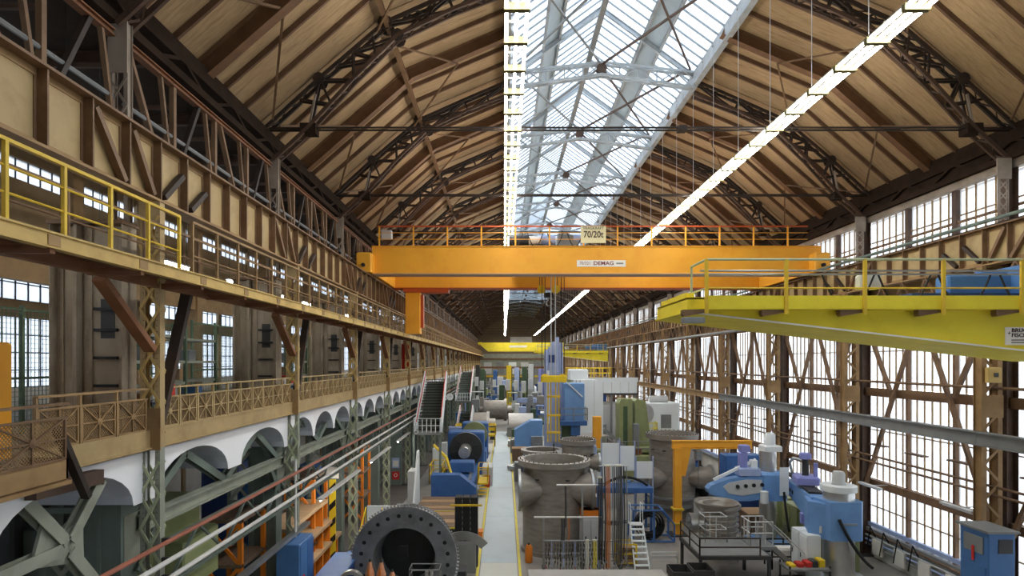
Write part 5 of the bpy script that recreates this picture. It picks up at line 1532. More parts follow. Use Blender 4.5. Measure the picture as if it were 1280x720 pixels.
# pale crate at the picture bottom
t = thing('packing_crate', 'wide pale grey crate lid at the picture bottom in front of the sling rack', 'crate', (3.55, 21.7, 0))
MB().box(-2.5, 2.55, -1.6, 1.55, 0, 1.4).build('body', 'wood', t); MB().box(-2.6, 2.65, -1.7, 1.6, 1.4, 1.52).build('lid', 'slab_light', t)
for x in (-2.2, -0.7, 0.8, 2.2): MB().box(x - 0.06, x + 0.06, -1.62, -1.6, 0, 1.4).build('batten', 'wood_dark', t)

# --- step ladder, yellow cage, blue frame, white screens
t = thing('step_ladder', 'white mobile step ladder with a small platform beside the yellow cage', 'ladder', (6.45, 28.3, 0))
for s in (-0.34, 0.34):
    m = MB(); m.beam((s, -0.7, 0), (s*0.9, 0.5, 1.75), 0.06, 0.08); m.build('stringer', 'machine_white', t)
    m = MB(); m.beam((s, 0.75, 0), (s*0.9, 0.55, 1.75), 0.05, 0.05); m.build('rear_leg', 'machine_white', t)
    m = MB(); m.path([(s*0.9, 0.5, 1.75), (s*0.85, 0.55, 2.75), (s*0.85, 1.0, 2.75), (s*0.85, 1.0, 1.75)], 0.022, 6); m.build('guard_rail', 'machine_white', t)
for i in range(7):
    u = (i + 0.7)/7.4
    MB().box(-0.33, 0.33, -0.7 + 1.2*u - 0.1, -0.7 + 1.2*u + 0.1, 1.75*u - 0.03, 1.75*u + 0.02).build('step', 'machine_white', t)
MB().box(-0.33, 0.33, 0.45, 1.0, 1.72, 1.77).build('platform', 'light_grey', t)
t = thing('wire_cage', 'yellow pallet cage with boards beside the white step ladder', 'cage', (5.85, 28.4, 0))
for sx in (-0.42, 0.42):
    for sy in (-0.35, 0.35): MB().box(sx - 0.035, sx + 0.035, sy - 0.035, sy + 0.035, 0, 1.05).build('post', 'yellow', t)
for z in (0.12, 0.55, 1.0):
    for yy in (-0.35, 0.35): MB().box(-0.44, 0.44, yy - 0.02, yy + 0.02, z, z + 0.06).build('rail', 'yellow', t)
for i in range(4): MB().box(-0.38, 0.38, -0.3, 0.3, 0.2 + i*0.18, 0.32 + i*0.18).build('board', 'wood', t)
t = thing('hose_stand', 'blue tubular stand holding coiled black hoses', 'stand', (8.0, 32.2, 0))
for x0, x1 in ((-1.1, 1.1),):
    for y in (-0.6, 0.6):
        MB().path([(-1.1, y, 0.1), (-1.1, y, 1.75), (0.5, y, 1.75), (1.1, y, 1.0), (1.1, y, 0.1), (-1.1, y, 0.1)], 0.05, 6).build('side_frame', 'machine_blue', t)
    for x, z in ((-1.1, 1.75), (0.5, 1.75), (1.1, 0.1), (-1.1, 0.1), (0, 0.1)): MB().tube((x, -0.6, z), (x, 0.6, z), 0.05, 6).build('cross_tube', 'machine_blue', t)
MB().box(-0.05, 0.05, -0.66, -0.6, 0.1, 1.75).build('upright', 'machine_blue', t)
for i, r in enumerate((0.75, 0.6, 0.45)):
    m = MB(); m.lathe([(r, -0.2), (r + 0.05, -0.2), (r + 0.05, 0.2), (r, 0.2)], (-0.1, 0, 0.85), 'y', 24); m.build('hose_coil', 'rubber', t)
t = thing('assembly_table', 'blue table with wiring in front of the white screens', 'table', (7.0, 34.0, 0))
MB().rbox(-1.6, 1.4, -0.7, 0.7, 2.3, 2.6, 0.03).build('table_top', 'machine_blue', t)
for x in (-1.5, 1.3):
    for y in (-0.6, 0.6): MB().box(x - 0.06, x + 0.06, y - 0.06, y + 0.06, 0, 2.3).build('leg', 'machine_blue', t)
MB().path(sag((-1.4, -0.3, 2.62), (1.2, -0.2, 2.62), -0.5), 0.08, 6).build('hose', 'rubber', t)
for i, (x, y, z, w, h) in enumerate(((6.4, 35.6, 2.9, 1.1, 1.9), (7.4, 35.8, 3.1, 1.0, 1.5), (8.3, 35.0, 2.8, 1.0, 1.0), (6.6, 35.4, 0.9, 1.0, 1.6))):
    t = thing('white_screen', 'white board on a blue frame, %s of the four behind the blue table' % ORD[i], 'screen', (x, y, 0))
    MB().box(-w/2, w/2, -0.03, 0.03, z, z + h).build('board', 'machine_white', t)
    for s in (-1, 1): MB().box(s*w/2 - 0.03, s*w/2 + 0.03, -0.05, 0.05, 0, z + h + 0.3).build('post', 'pale_blue', t)
    MB().box(-0.4, 0.4, -0.3, 0.3, 0, 0.05).build('foot', 'dark_steel', t)
# --- orange jib crane
t = thing('jib_crane', 'orange pillar jib crane with a long horizontal beam', 'crane', (9.72, 33.2, 0))
MB().rbox(-0.21, 0.21, -0.2, 0.2, 0, 4.9, 0.03).build('pillar', 'crane_orange', t)
MB().ibeam((-0.3, 0, 5.05), (4.15, 0, 5.05), 0.3, 0.46, 0.06).build('beam', 'crane_orange', t)
MB().box(-0.3, 4.15, -0.1, 0.1, 4.9, 5.2).build('beam_web', 'crane_orange', t)
MB().prism([(0.21, 3.3), (0.42, 3.3), (0.75, 4.83), (0.21, 4.83)], -0.12, 0.12).build('knee_plate', 'crane_orange', t)
MB().box(-0.5, 0.5, -0.5, 0.5, 0, 0.06).build('base_plate', 'dark_steel', t)
MB().rbox(1.0, 1.35, -0.18, 0.18, 4.2, 4.75, 0.04).build('hoist', 'mid_grey', t)
MB().tube((1.18, 0, 2.6), (1.18, 0, 4.2), 0.02, 5).build('hoist_chain', 'chain', t)
for z in (0.6, 1.4): MB().rbox(-0.3, 0.3, -0.3, 0.3, z, z + 0.12, 0.02).build('cable_clamp', 'rail_yellow', t)

# --- large bore flange lying behind the jib crane
t = thing('pipe_elbow', 'big dark open pipe end lying behind the orange jib crane', 'machine part', (12.2, 38.5, 0))
m = MB(); m.lathe([(0.9, -1.2), (0.9, 0.0), (1.15, 0.02), (1.15, 0.14), (0.8, 0.14), (0.75, -1.1)], (0, 0, 1.75), 'y', 32); m = m.build('pipe', 'casing_grey', t, True)
m = MB(); disc(m, 1.2, -1.34, -1.2, (0, 0, 1.75), 'y', 32, 0.75); m.build('flange', 'bright_steel', t, True)
m = MB(); disc(m, 0.78, -0.2, -0.15, (0, 0, 1.75), 'y', 28); m.build('bore', 'ring_dark', t)
MB().box(-0.9, 0.9, -1.1, 0.1, 0, 0.75).build('cradle', 'dark_steel', t)
# --- ribbed casing on a platform
t = thing('ribbed_casing', 'ribbed conical steel casing standing behind the dark platform', 'machine part', (10.55, 29.0, 0))
m = MB(); prof = [(0.85, 0)]
for i in range(8):
    z = 0.2 + i*0.27
    prof += [(0.78, z), (0.78, z + 0.18), (0.9, z + 0.19), (0.9, z + 0.26)]
prof += [(0.8, 2.4), (1.0, 2.62), (1.0, 2.75), (0.8, 2.75), (0.7, 2.0)]
m.lathe(prof, (0, 0, 0), 'z', 36); m.build('ribbed_body', 'casing_pale', t, True)
m = MB(); m.lathe([(0.35, -1.5), (0.5, -1.5), (0.4, -0.7), (0.3, -0.7)], (0, 0, 1.8), 'x', 20); m.build('side_stub', 'bright_steel', t, True)
m = MB(); m.lathe([(0.75, 2.3), (0.98, 2.6), (1.06, 2.85), (0.96, 2.85), (0.7, 2.5)], (-0.15, 0, 0), 'z', 36); m.build('flared_lip', 'casing_grey', t, True)
t = thing('work_platform', 'dark steel work platform with pale railings around the ribbed casing', 'platform', (9.6, 25.8, 0))
MB().box(-1.4, 1.7, -0.9, 1.9, 1.35, 1.5).build('deck', 'dark_steel', t)
MB().box(-1.3, 1.6, -0.8, 1.8, 1.5, 1.52).build('grating', 'mid_grey', t)
for x in (-1.3, 1.6):
    for y in (-0.8, 1.8): MB().box(x - 0.06, x + 0.06, y - 0.06, y + 0.06, 0, 1.35).build('leg', 'dark_steel', t)
m = MB(); rail_frame(m, -1.35, 1.2, -0.85, 1.85, 1.5, 0.75, 0.035, 'fl', 1.3); m.build('front_rail', 'truss_dark', t)
m = MB(); rail_frame(m, -0.5, 0.5, 1.0, 1.8, 1.52, 1.15, 0.025, 'flrb', 0.45); m.build('inner_rail', 'light_grey', t)
m = MB(); rail_frame(m, 1.3, 2.3, 0.4, 1.4, 1.6, 1.0, 0.03, 'fbl', 0.3); m.build('stair_rail', 'light_grey', t)
MB().box(1.3, 2.4, 0.2, 1.5, 1.42, 1.55).build('stair_head', 'mid_grey', t)
for i in range(8): MB().box(2.35 + i*0.2, 2.6 + i*0.2, 0.3, 1.2, 1.32 - i*0.19, 1.36 - i*0.19).build('step', 'mid_grey', t)
for y in (0.25, 1.25): MB().beam((2.3, y, 1.45), (4.0, y, -0.0), 0.05, 0.2).build('stringer', 'mid_grey', t)
for y in (0.25, 1.25): MB().tube((2.3, y, 2.5), (3.9, y, 1.0), 0.03, 6).build('handrail', 'light_grey', t)
for i, (x, y, lab) in enumerate(((7.2, 24.2, 'dark open steel tray at the foot of the platform, the nearer to the gangway'), (8.1, 24.4, 'dark open steel tray right beside the platform leg'))):
    t = thing('parts_tray', lab, 'tray', (x, y, 0))
    MB().box(-0.4, 0.4, -0.5, 0.5, 0.9, 0.95).build('bottom', 'dark_steel', t)
    for a in ((-0.42, -0.38, -0.5, 0.5), (0.38, 0.42, -0.5, 0.5), (-0.4, 0.4, -0.52, -0.48), (-0.4, 0.4, 0.48, 0.52)): MB().box(a[0], a[1], a[2], a[3], 0.9, 1.25).build('side', 'dark_steel', t)
    for sx in (-0.35, 0.35):
        for sy in (-0.45, 0.45): MB().box(sx - 0.03, sx + 0.03, sy - 0.03, sy + 0.03, 0, 0.9).build('leg', 'steel', t)
t = thing('hose_barrier', 'low pale tubular barrier on the floor beside the step ladder', 'barrier', (7.3, 27.0, 0))
m = MB(); m.path([(-0.6, 0, 0), (-0.6, 0, 1.0), (0.6, 0, 1.0), (0.6, 0, 0)], 0.03, 6); m.build('frame', 'light_grey', t)
MB().box(-0.58, 0.58, -0.02, 0.02, 0.75, 0.85).build('band', 'light_grey', t)
t = thing('tool_trolley', 'tool trolley with red and yellow parts on the floor near the green cabinets', 'trolley', (13.0, 25.6, 0))
MB().box(-0.9, 0.9, -0.5, 0.5, 0.8, 0.88).build('tray', 'mid_grey', t); MB().box(-0.9, 0.9, -0.5, 0.5, 0.25, 0.3).build('lower_tray', 'dark_steel', t)
for sx in (-0.85, 0.85):
    for sy in (-0.45, 0.45): MB().box(sx - 0.03, sx + 0.03, sy - 0.03, sy + 0.03, 0, 1.0).build('upright', 'dark_steel', t)
for i, (x, mt) in enumerate(((-0.6, 'yellow'), (-0.25, 'red'), (0.1, 'red'), (0.35, 'dark_steel'), (0.65, 'yellow'))): MB().rbox(x - 0.14, x + 0.12, -0.25, 0.2, 0.88, 1.0 + 0.05*i, 0.03).build('part', mt, t)
t = thing('guard_barrier', 'black guard barrier with a white bundle before the green cabinets', 'barrier', (13.4, 28.0, 0))
m = MB(); rail_frame(m, -0.9, 0.9, -0.4, 0.4, 0, 1.2, 0.04); m.build('frame', 'black', t)
MB().rbox(-0.7, 0.7, -0.3, 0.3, 0.6, 0.95, 0.1).build('bundle', 'sign_white', t)

# --- radial drills
t = thing('radial_drill', 'pale blue radial drill with its arm pointing across the floor towards the gangway', 'drill', (13.9, 31.2, 0))
m = MB(); m.lathe([(0.75, 0), (0.75, 0.3), (0.42, 0.35), (0.42, 5.0), (0, 5.0)], (0, 0, 0), 'z', 28); m.build('pillar', 'bright_steel', t, True)
MB().rbox(-0.55, 0.75, -0.7, 0.6, 2.5, 3.95, 0.12).build('sleeve', 'drill_blue', t)
m = MB(); m.prism([(-0.5, 2.6), (-0.5, 3.75), (-1.2, 3.8), (-2.4, 3.6), (-3.2, 3.3), (-3.35, 3.1), (-3.3, 2.9), (-2.7, 2.62), (-2.0, 2.5), (-1.2, 2.5)], -0.65, -0.05); m.build('arm', 'drill_blue', t)
m = MB(); m.prism([(-0.6, 2.95), (-0.6, 3.6), (-1.4, 3.62), (-2.3, 3.45), (-2.6, 3.25), (-2.3, 2.9), (-1.6, 2.78)], -0.68, -0.65); m.build('arm_panel', 'light_grey', t)
for i in range(4):
    m = MB(); disc(m, 0.1, -0.72, -0.68, (-0.6 - i*0.42, 0, 3.35 - i*0.03), 'y', 14); m.build('port', 'black', t)
MB().beam((-3.0, -0.4, 3.55), (-0.8, -0.4, 4.6), 0.12, 0.14).build('guide_rod', 'machine_white', t)
MB().rbox(-1.75, -0.65, -0.7, 0.1, 3.8, 4.2, 0.06).build('drill_head', 'pale_blue', t); MB().rbox(-1.65, -1.25, -0.5, -0.1, 4.2, 5.0, 0.05).build('head_column', 'violet_blue', t); MB().rbox(-1.1, -0.75, -0.55, -0.2, 4.2, 4.6, 0.04).build('gear_case', 'machine_white', t)
MB().rbox(-1.6, -1.1, -0.5, 0.0, 5.0, 5.35, 0.05).build('head_motor', 'violet_blue', t)
MB().rbox(-0.3, 0.6, -0.4, 0.5, 5.0, 5.3, 0.05).build('pillar_cap', 'machine_white', t)
m = MB(); m.lathe([(0, 0), (0.28, 0), (0.28, 0.55), (0.2, 0.65), (0, 0.65)], (0.1, 0, 5.3), 'z', 18); m.build('lift_motor', 'machine_white', t, True)
m = MB(); m.lathe([(0, 0), (0.2, 0), (0.2, 0.6), (0, 0.6)], (-0.55, -0.85, 2.45), 'z', 14); m.build('counterweight', 'machine_white', t, True)
MB().box(0.3, 0.75, -0.75, -0.7, 2.8, 4.25).build('switch_panel', 'machine_white', t)
MB().rbox(-0.9, 0.9, -0.9, 0.9, 0, 0.35, 0.06).build('base', 'drill_blue', t)
MB().path(sag((0.5, -0.75, 3.0), (0.7, -0.9, 1.0), 0.2), 0.06, 6).build('cable', 'rubber', t)

t = thing('radial_drill', 'large blue radial drill on a thick steel pillar nearest the glazed wall', 'drill', (14.8, 26.2, 0))
m = MB(); m.lathe([(1.0, 0), (1.0, 0.3), (0.64, 0.35), (0.64, 4.0), (0, 4.0)], (0, 0, 0), 'z', 32); m.build('pillar', 'bright_steel', t, True)
m = MB(); m.lathe([(0.66, 3.98), (0.74, 4.0), (0.74, 4.25), (0.3, 4.27), (0.3, 4.28)], (0, 0, 0), 'z', 28); m.build('cap', 'machine_white', t, True)
m = MB(); m.lathe([(0.27, 4.27), (0.27, 4.75), (0.2, 4.85), (0, 4.85)], (0, 0, 0), 'z', 18); m.build('cap_motor', 'light_grey', t, True)
m = MB(); m.prism([(-0.75, -0.72), (0.6, -0.72), (0.78, -0.5), (0.78, 0.6), (-0.3, 0.75), (-0.9, 0.4)], 1.95, 3.62, 'z'); m.build('sleeve', 'drill_blue', t)
def arm_part(o):
    o.location = (-0.55, 0.3, 0); o.rotation_euler = (0, 0, -0.26)
    return o
m = MB(); m.prism([(0.0, 2.2), (1.4, 2.4), (6.0, 2.75), (6.1, 3.3), (1.4, 3.55), (0.0, 3.6)], -0.45, 0.3, 'x'); arm_part(m.build('arm', 'drill_blue', t))
m = MB(); m.prism([(-1.3, 0.1), (-0.5, -0.7), (-0.3, 0.9), (-0.9, 1.2)], 1.95, 3.5, 'z'); m.build('arm_root', 'drill_blue', t)
arm_part(MB().box(-0.35, 0.25, 0.9, 6.0, 3.55, 3.66).build('slideway', 'dark_steel', t))
for i in range(3):
    m = MB(); disc(m, 0.1, -0.48, -0.45, (0, 3.9 + i*0.6, 3.0), 'x', 14); arm_part(m.build('port', 'black', t))
arm_part(MB().rbox(-0.6, 0.45, 2.2, 3.4, 3.7, 4.1, 0.08).build('drill_head', 'violet_blue', t))
m = MB(); m.lathe([(0.16, 3.6), (0.16, 5.0), (0, 5.0)], (-0.1, 2.8, 0), 'z', 14); arm_part(m.build('head_spindle', 'dark_steel', t))
arm_part(MB().rbox(-0.35, 0.15, 2.6, 3.0, 4.9, 5.2, 0.05).build('head_motor', 'violet_blue', t))
arm_part(MB().tube((0.3, 2.5, 4.0), (0.3, 2.5, 4.75), 0.1, 10).build('small_motor', 'violet_blue', t))
arm_part(MB().path([(-0.1, 2.8, 4.8), (-0.4, 4.0, 4.75), (-0.3, 5.4, 4.3), (-0.1, 5.8, 3.6)], 0.07, 6).build('hose', 'light_grey', t))
arm_part(MB().rbox(-0.55, -0.2, 1.5, 1.9, 2.0, 2.5, 0.04).build('control_box', 'violet_blue', t))
MB().path(sag((-0.4, -0.78, 2.9), (0.9, -1.0, 0.9), 0.25), 0.07, 6).build('cable', 'rubber', t)
MB().box(-0.3, 0.4, -0.76, -0.72, 2.65, 2.72).build('sleeve_handle', 'steel', t)
MB().box(-1.0, -0.92, -0.35, -0.3, 2.2, 2.5).build('label_plate', 'sign_white', t)

# --- cabinets along the glazed wall
for i, y in enumerate((28.2, 30.2, 32.2, 34.4)):
    t = thing('control_cabinet', '%s green switch cabinet with louvred doors behind the large blue drill' % ORD[i], 'cabinet', (16.0, y, 0))
    MB().rbox(-0.45, 0.45, -0.85, 0.85, 0, 1.95, 0.03).build('body', 'machine_green', t)
    for q in (-0.42, 0.42):
        d_ = MB().box(-0.48, -0.45, q - 0.4, q + 0.4, 0.1, 1.85).build('door', 'machine_green', t)
        for z in range(5): MB().box(-0.5, -0.48, q - 0.28, q + 0.28, 0.3 + z*0.1, 0.34 + z*0.1).build('louvre', 'green_pale', d_)
for i, y in enumerate((25.0, 25.75)):
    t = thing('locker', 'slim white locker %s the large drill pillar' % ('in front beside' if i == 0 else 'second one beside'), 'locker', (13.55, y + 1.2, 0))
    MB().rbox(-0.3, 0.3, -0.34, 0.34, 0, 2.1, 0.02).build('body', 'machine_white', t); d_ = MB().box(-0.32, -0.3, -0.3, 0.3, 0.08, 2.0).build('door', 'machine_white', t); MB().box(-0.34, -0.32, 0.18, 0.22, 1.0, 1.2).build('handle', 'dark_steel', d_)
t = thing('control_cabinet', 'blue cabinet with dark window raised on a stand beside the glazed wall', 'cabinet', (16.15, 19.6, 0))
MB().box(-0.5, 0.45, -0.5, 0.6, 0, 1.9).build('stand', 'dark_steel', t)
MB().rbox(-0.52, 0.36, -0.5, 0.7, 1.9, 4.15, 0.03).build('body', 'cabinet_blue', t)
MB().box(-0.545, -0.52, -0.3, 0.5, 3.4, 3.95).build('window', 'mid_grey', t)
MB().box(-0.2, 0.25, -0.525, -0.5, 3.5, 3.95).build('window', 'dark_steel', t)
MB().box(-0.56, -0.545, 0.05, 0.15, 3.1, 3.6).build('warning_label', 'sign_red', t)
d_ = MB().box(-0.545, -0.52, -0.4, 0.6, 2.0, 3.0).build('door', 'cabinet_blue', t); MB().box(-0.57, -0.545, -0.3, -0.1, 2.4, 2.45).build('handle', 'dark_steel', d_)
MB().box(-0.6, 0.45, -0.58, 0.78, 4.15, 4.22).build('roof', 'mid_grey', t)
for i, (y, z) in enumerate(((28.0, -5.9), (22.6, -5.6), (17.9, -5.7))):
    t = thing('wall_lamp', 'narrow white tube lamp on the glazed wall, %s counted from the drill' % ORD[i], 'lamp', (17.3, y, H + z))
    MB().box(-0.1, 0.1, -0.8, 0.8, 0.0, 0.08).build('housing', 'light_grey', t); MB().tube((0, -0.75, -0.03), (0, 0.75, -0.03), 0.03, 6).build('tube', 'machine_white', t); MB().box(0.1, 0.9, -0.03, 0.03, 0.02, 0.06).build('bracket', 'steel', t)
t = thing('switch_box', 'yellow switch box on the nearest column of the glazed wall', 'box', (17.4, 21.0, H - 0.75))
MB().rbox(-0.3, 0.2, -0.1, 0.08, 0, 0.55, 0.03).build('body', 'ochre', t); MB().box(-0.1, 0.05, -0.12, -0.1, 0.2, 0.35).build('window', 'dark_steel', t)
t = thing('pipe_rack', 'bundle of conduits and white boards fixed along the wall plinth', 'pipework', (18.2, 20.0, 0))
for q in range(4): MB().tube((0, 0, 0.6 + q*0.22), (0, 14, 0.6 + q*0.22), 0.05, 6).build('conduit', ('steel', 'pale_blue', 'light_grey', 'brown_steel')[q], t)
for q in range(5): MB().box(-0.1, 0.0, 2 + q*1.6, 2.7 + q*1.6, 0.3, 1.0).build('board', 'sign_white', t)
for q in range(4): MB().path([(0, 6 + q*1.0, 1.1), (-0.25, 6 + q*1.0, 1.6), (-0.25, 6.3 + q*1.0, 0.4)], 0.03, 5).build('hose', 'rubber', t)
# ------------------------------------------------------------------ machines farther down the hall
t = thing('boring_mill', 'tall white vertical boring mill with rounded shoulder and side ladder', 'machine', (8.7, 62.0, 0))
arc = [(1.55 - 0.6 + 0.6*math.cos(math.radians(a)), 7.2 + 0.6*math.sin(math.radians(a))) for a in range(0, 91, 15)]
MB().prism([(-1.5, 1.8), (1.55, 1.8)] + arc + [(-1.5, 7.8)], -0.8, 1.6).build('column', 'machine_white', t)
MB().rbox(-1.9, 0.1, -0.2, 1.6, 7.8, 8.9, 0.1).build('top_box', 'machine_white', t)
MB().box(0.62, 0.66, -0.82, -0.8, 1.8, 7.7).build('door_joint', 'light_grey', t)
m = MB()
for s in (-1.25, -0.85): m.tube((s, -0.95, 2.5), (s, -0.95, 7.8), 0.03, 5)
for q in range(14): m.tube((-1.25, -0.95, 2.7 + q*0.37), (-0.85, -0.95, 2.7 + q*0.37), 0.025, 5)
m.build('ladder', 'mid_grey', t)
m = MB(); disc(m, 1.65, 0.0, 2.3, (0.0, -2.3, 0), 'z', 32); m.build('table', 'casing_pale', t, True)
m = MB(); rail_frame(m, -1.9, 2.8, 1.4, 3.5, 7.9, 1.1, 0.05, 'fblr'); m.build('top_railing', 'yellow', t)
t = thing('boring_mill', 'olive green double column boring mill beyond the huge casing', 'machine', (11.2, 49.5, 0))
MB().prism([(-1.7, 0), (-0.6, 0), (-0.6, 6.6), (-1.5, 6.6), (-1.7, 6.2)], -0.6, 1.0).build('column', 'machine_green', t)
MB().prism([(-0.3, 0), (1.6, 0), (1.0, 3.4), (0.6, 6.4), (-0.1, 6.6), (-0.3, 6.4)], -0.2, 1.6).build('column', 'machine_green', t)
MB().rbox(-2.4, 1.8, -1.4, 0.8, 0, 2.1, 0.1).build('base', 'machine_green', t)
MB().rbox(-1.6, 1.4, -1.2, -0.3, 2.3, 2.7, 0.05).build('cross_slide', 'machine_green', t)
MB().rbox(-0.6, -0.1, -1.0, -0.4, 2.7, 4.6, 0.06).build('tool_head', 'mid_grey', t)
MB().box(-1.35, -1.0, -0.66, -0.6, 2.6, 6.0).build('guideway', 'deep_green', t)
MB().lathe([(0, 0), (0.55, 0), (0.55, 0.5), (0, 0.5)], (-0.35, -0.8, 2.1), 'z', 18).build('work_piece', 'red_brown', t)
MB().beam((-3.0, -0.8, 4.2), (-1.4, -0.9, 2.8), 0.2, 0.25).build('chute', 'steel', t)
MB().rbox(-3.9, -3.2, -1.0, -0.5, 2.6, 5.2, 0.05).build('orange_cabinet', 'crane_orange', t)
MB().rbox(-4.3, -2.6, -1.2, 0.4, 0, 2.4, 0.05).build('side_base', 'machine_green', t)
m = MB(); rail_frame(m, -2.4, 1.8, -1.4, 0.8, 2.1, 1.1, 0.04); m.build('railing', 'mid_grey', t)
t = thing('machining_centre', 'white enclosed machining centre behind the green boring mill', 'machine', (14.9, 58.0, 0))
MB().rbox(-2.2, 2.0, -1.0, 2.0, 2.8, 5.7, 0.08).build('enclosure', 'machine_white', t)
MB().box(0.2, 1.2, -1.04, -1.0, 3.3, 4.6).build('window', 'mid_grey', t)
m = MB(); disc(m, 1.0, -1.2, -0.98, (-1.5, 0, 4.7), 'y', 28); m.build('guard', 'bright_steel', t, True)
m = MB(); rail_frame(m, -2.4, -0.4, -2.0, -1.1, 2.8, 1.1, 0.04, 'flr', 0.35); m.build('rail_basket', 'line_yellow', t)
MB().rbox(-2.6, 2.4, -1.8, 2.2, 0, 2.8, 0.1).build('base', 'machine_green', t)
MB().tube((-0.6, 0.4, 6.0), (1.2, 0.4, 6.0), 0.35, 14).build('coolant_tank', 'light_grey', t)
t = thing('mezzanine', 'white railed mezzanine office beyond the machining centre', 'platform', (13.6, 74.0, 0))
MB().box(-3.6, 2.8, -1.5, 1.5, 5.6, 5.8).build('deck', 'dark_steel', t)
for q in range(6): MB().box(-3.5 + q*1.04, -2.5 + q*1.04, -1.5, -1.45, 5.85, 7.2).build('panel', 'machine_white', t)
MB().box(-3.6, 2.8, -1.55, -1.4, 7.2, 7.75).build('parapet', 'machine_white', t)
for x in (-3.3, -0.4, 2.5): MB().box(x - 0.12, x + 0.12, -1.3, -1.06, 0, 5.6).build('leg', 'mid_grey', t)
MB().rbox(-2.5, 2.5, -1.0, 1.2, 0, 4.4, 0.05).build('lower_room', 'light_grey', t)
t = thing('machine_tower', 'tall grey blue ribbed machine column beneath the crane ropes', 'machine', (4.6, 54.0, 0))
for i, (x, h) in enumerate(((-0.75, 10.8), (-0.42, 11.0), (-0.1, 11.5), (0.22, 11.9), (0.55, 11.4))):
    MB().rbox(x - 0.14, x + 0.15, -0.5, 0.6, 8.6, h, 0.03).build('rib', 'pale_blue', t)
MB().rbox(-0.9, 0.75, -0.4, 0.7, 0, 10.6, 0.05).build('column', 'pale_blue', t)
MB().box(-0.55, 0.05, -0.53, -0.5, 9.6, 10.3).build('dark_mark', 'navy', t)
t = thing('milling_machine', 'blue gantry milling machine with platform beside the tall white mill', 'machine', (5.9, 52.5, 0))
MB().rbox(-0.6, 1.2, -0.4, 1.2, 4.4, 7.8, 0.08).build('head', 'drill_blue', t)
MB().rbox(-1.0, 1.4, -0.7, 1.2, 4.1, 4.5, 0.05).build('platform', 'machine_blue', t)
MB().rbox(0.0, 0.8, -0.5, 0.3, 3.2, 4.1, 0.05).build('spindle_box', 'machine_blue', t)
MB().rbox(-0.7, 0.6, 0.0, 1.2, 0, 4.1, 0.05).build('base', 'deep_green', t)
m = MB(); rail_frame(m, -1.0, 1.4, -0.7, 1.2, 4.5, 1.1, 0.04, 'flr'); m.build('railing', 'mid_grey', t)
MB().beam((-0.5, -0.5, 8.0), (1.0, -0.5, 6.6), 0.08, 0.1).build('strut', 'machine_white', t)
MB().tube((-2.0, 0, 4.2), (-2.0, 0, 8.9), 0.12, 8).build('mast', 'machine_white', t)
t = thing('turbine_casing', 'pair of stacked brown grey rings left of the yellow hangers beyond the gangway', 'machine part', (3.0, 46.0, 0))
m = MB(); m.lathe([(1.5, 0), (1.5, 2.6), (1.7, 2.7), (1.7, 2.9), (1.3, 2.9), (1.2, 0.3)], (0, 0, 0), 'z', 36); m.build('ring', 'casing_grey', t, True)
MB().rbox(-0.9, -0.2, -1.9, -1.6, 1.0, 2.6, 0.03).build('white_panel', 'machine_white', t)
m = MB(); rail_frame(m, -1.6, 1.8, -2.4, -1.7, 0, 1.9, 0.05, 'fblr', 0.7); m.build('blue_railing', 'machine_blue', t)
t = thing('machine_block', 'pale blue machine housing above the stacked rings beyond the gangway', 'machine', (2.4, 62.0, 0))
MB().prism([(-1.3, 0), (1.6, 0), (1.6, 3.6), (0.4, 3.6), (-1.3, 2.6)], -0.7, 1.2).build('housing', 'drill_blue', t)
MB().rbox(0.4, 1.6, -0.9, -0.7, 0.6, 2.0, 0.04).build('panel', 'steel', t)
t = thing('rotor_half', 'large half shell of bright steel lying beyond the blue housing', 'machine part', (2.2, 78.0, 0))
m = MB(); m.lathe([(1.7, -1.6), (1.7, 1.6), (1.45, 1.6), (1.45, -1.6), (1.7, -1.6)], (0, 0, 1.2), 'x', 24, 0.0, math.pi); m.build('shell', 'casing_pale', t, True)
MB().box(-1.8, 1.8, -1.8, 1.8, 0, 1.2).build('bed', 'mid_grey', t)
t = thing('rotor', 'broad grey generator rotor lying on stands beside the gangway, left row', 'machine part', (-3.1, 74.0, 0))
m = MB(); m.lathe([(0, -2.2), (0.5, -2.2), (0.5, -1.6), (1.35, -1.5), (1.35, 1.2), (0.6, 1.3), (0.6, 2.0), (0, 2.0)], (0, 0, 2.0), 'x', 32); m.build('drum', 'casing_pale', t, True)
m = MB(); disc(m, 1.5, 0.95, 1.3, (0, 0, 2.0), 'x', 32); m.build('end_disc', 'bright_steel', t, True)
for x in (-1.8, 1.65): MB().prism([(x - 0.3, 0), (x + 0.3, 0), (x + 0.2, 1.5), (x - 0.2, 1.5)], -0.5, 0.5).build('stand', 'dark_steel', t)
t = thing('rotor', 'second grey rotor with bright end ring where the gangway ends', 'machine part', (-1.2, 92.0, 0))
m = MB(); m.lathe([(0, -2.6), (0.5, -2.6), (0.5, -2.0), (1.5, -1.9), (1.5, 1.2), (1.7, 1.2), (1.7, 1.6), (0.6, 1.7), (0.6, 2.4), (0, 2.4)], (0, 0, 2.2), 'x', 32); m.build('drum', 'casing_grey', t, True)
for x in (-2.2, 2.1): MB().prism([(x - 0.3, 0), (x + 0.3, 0), (x + 0.2, 1.7), (x - 0.2, 1.7)], -0.5, 0.5).build('stand', 'dark_steel', t)
t = thing('guard_railing', 'long yellow guard railing across the left row before the grey rotor', 'railing', (-2.6, 64.5, 0))
m = MB(); rail_frame(m, -2.6, 1.6, 0, 1.2, 0.4, 2.4, 0.06, 'fblr', 0.8); m.build('rails', 'yellow', t)
MB().box(-2.6, 1.6, -0.05, 0.05, 2.2, 2.5).build('band', 'yellow', t)

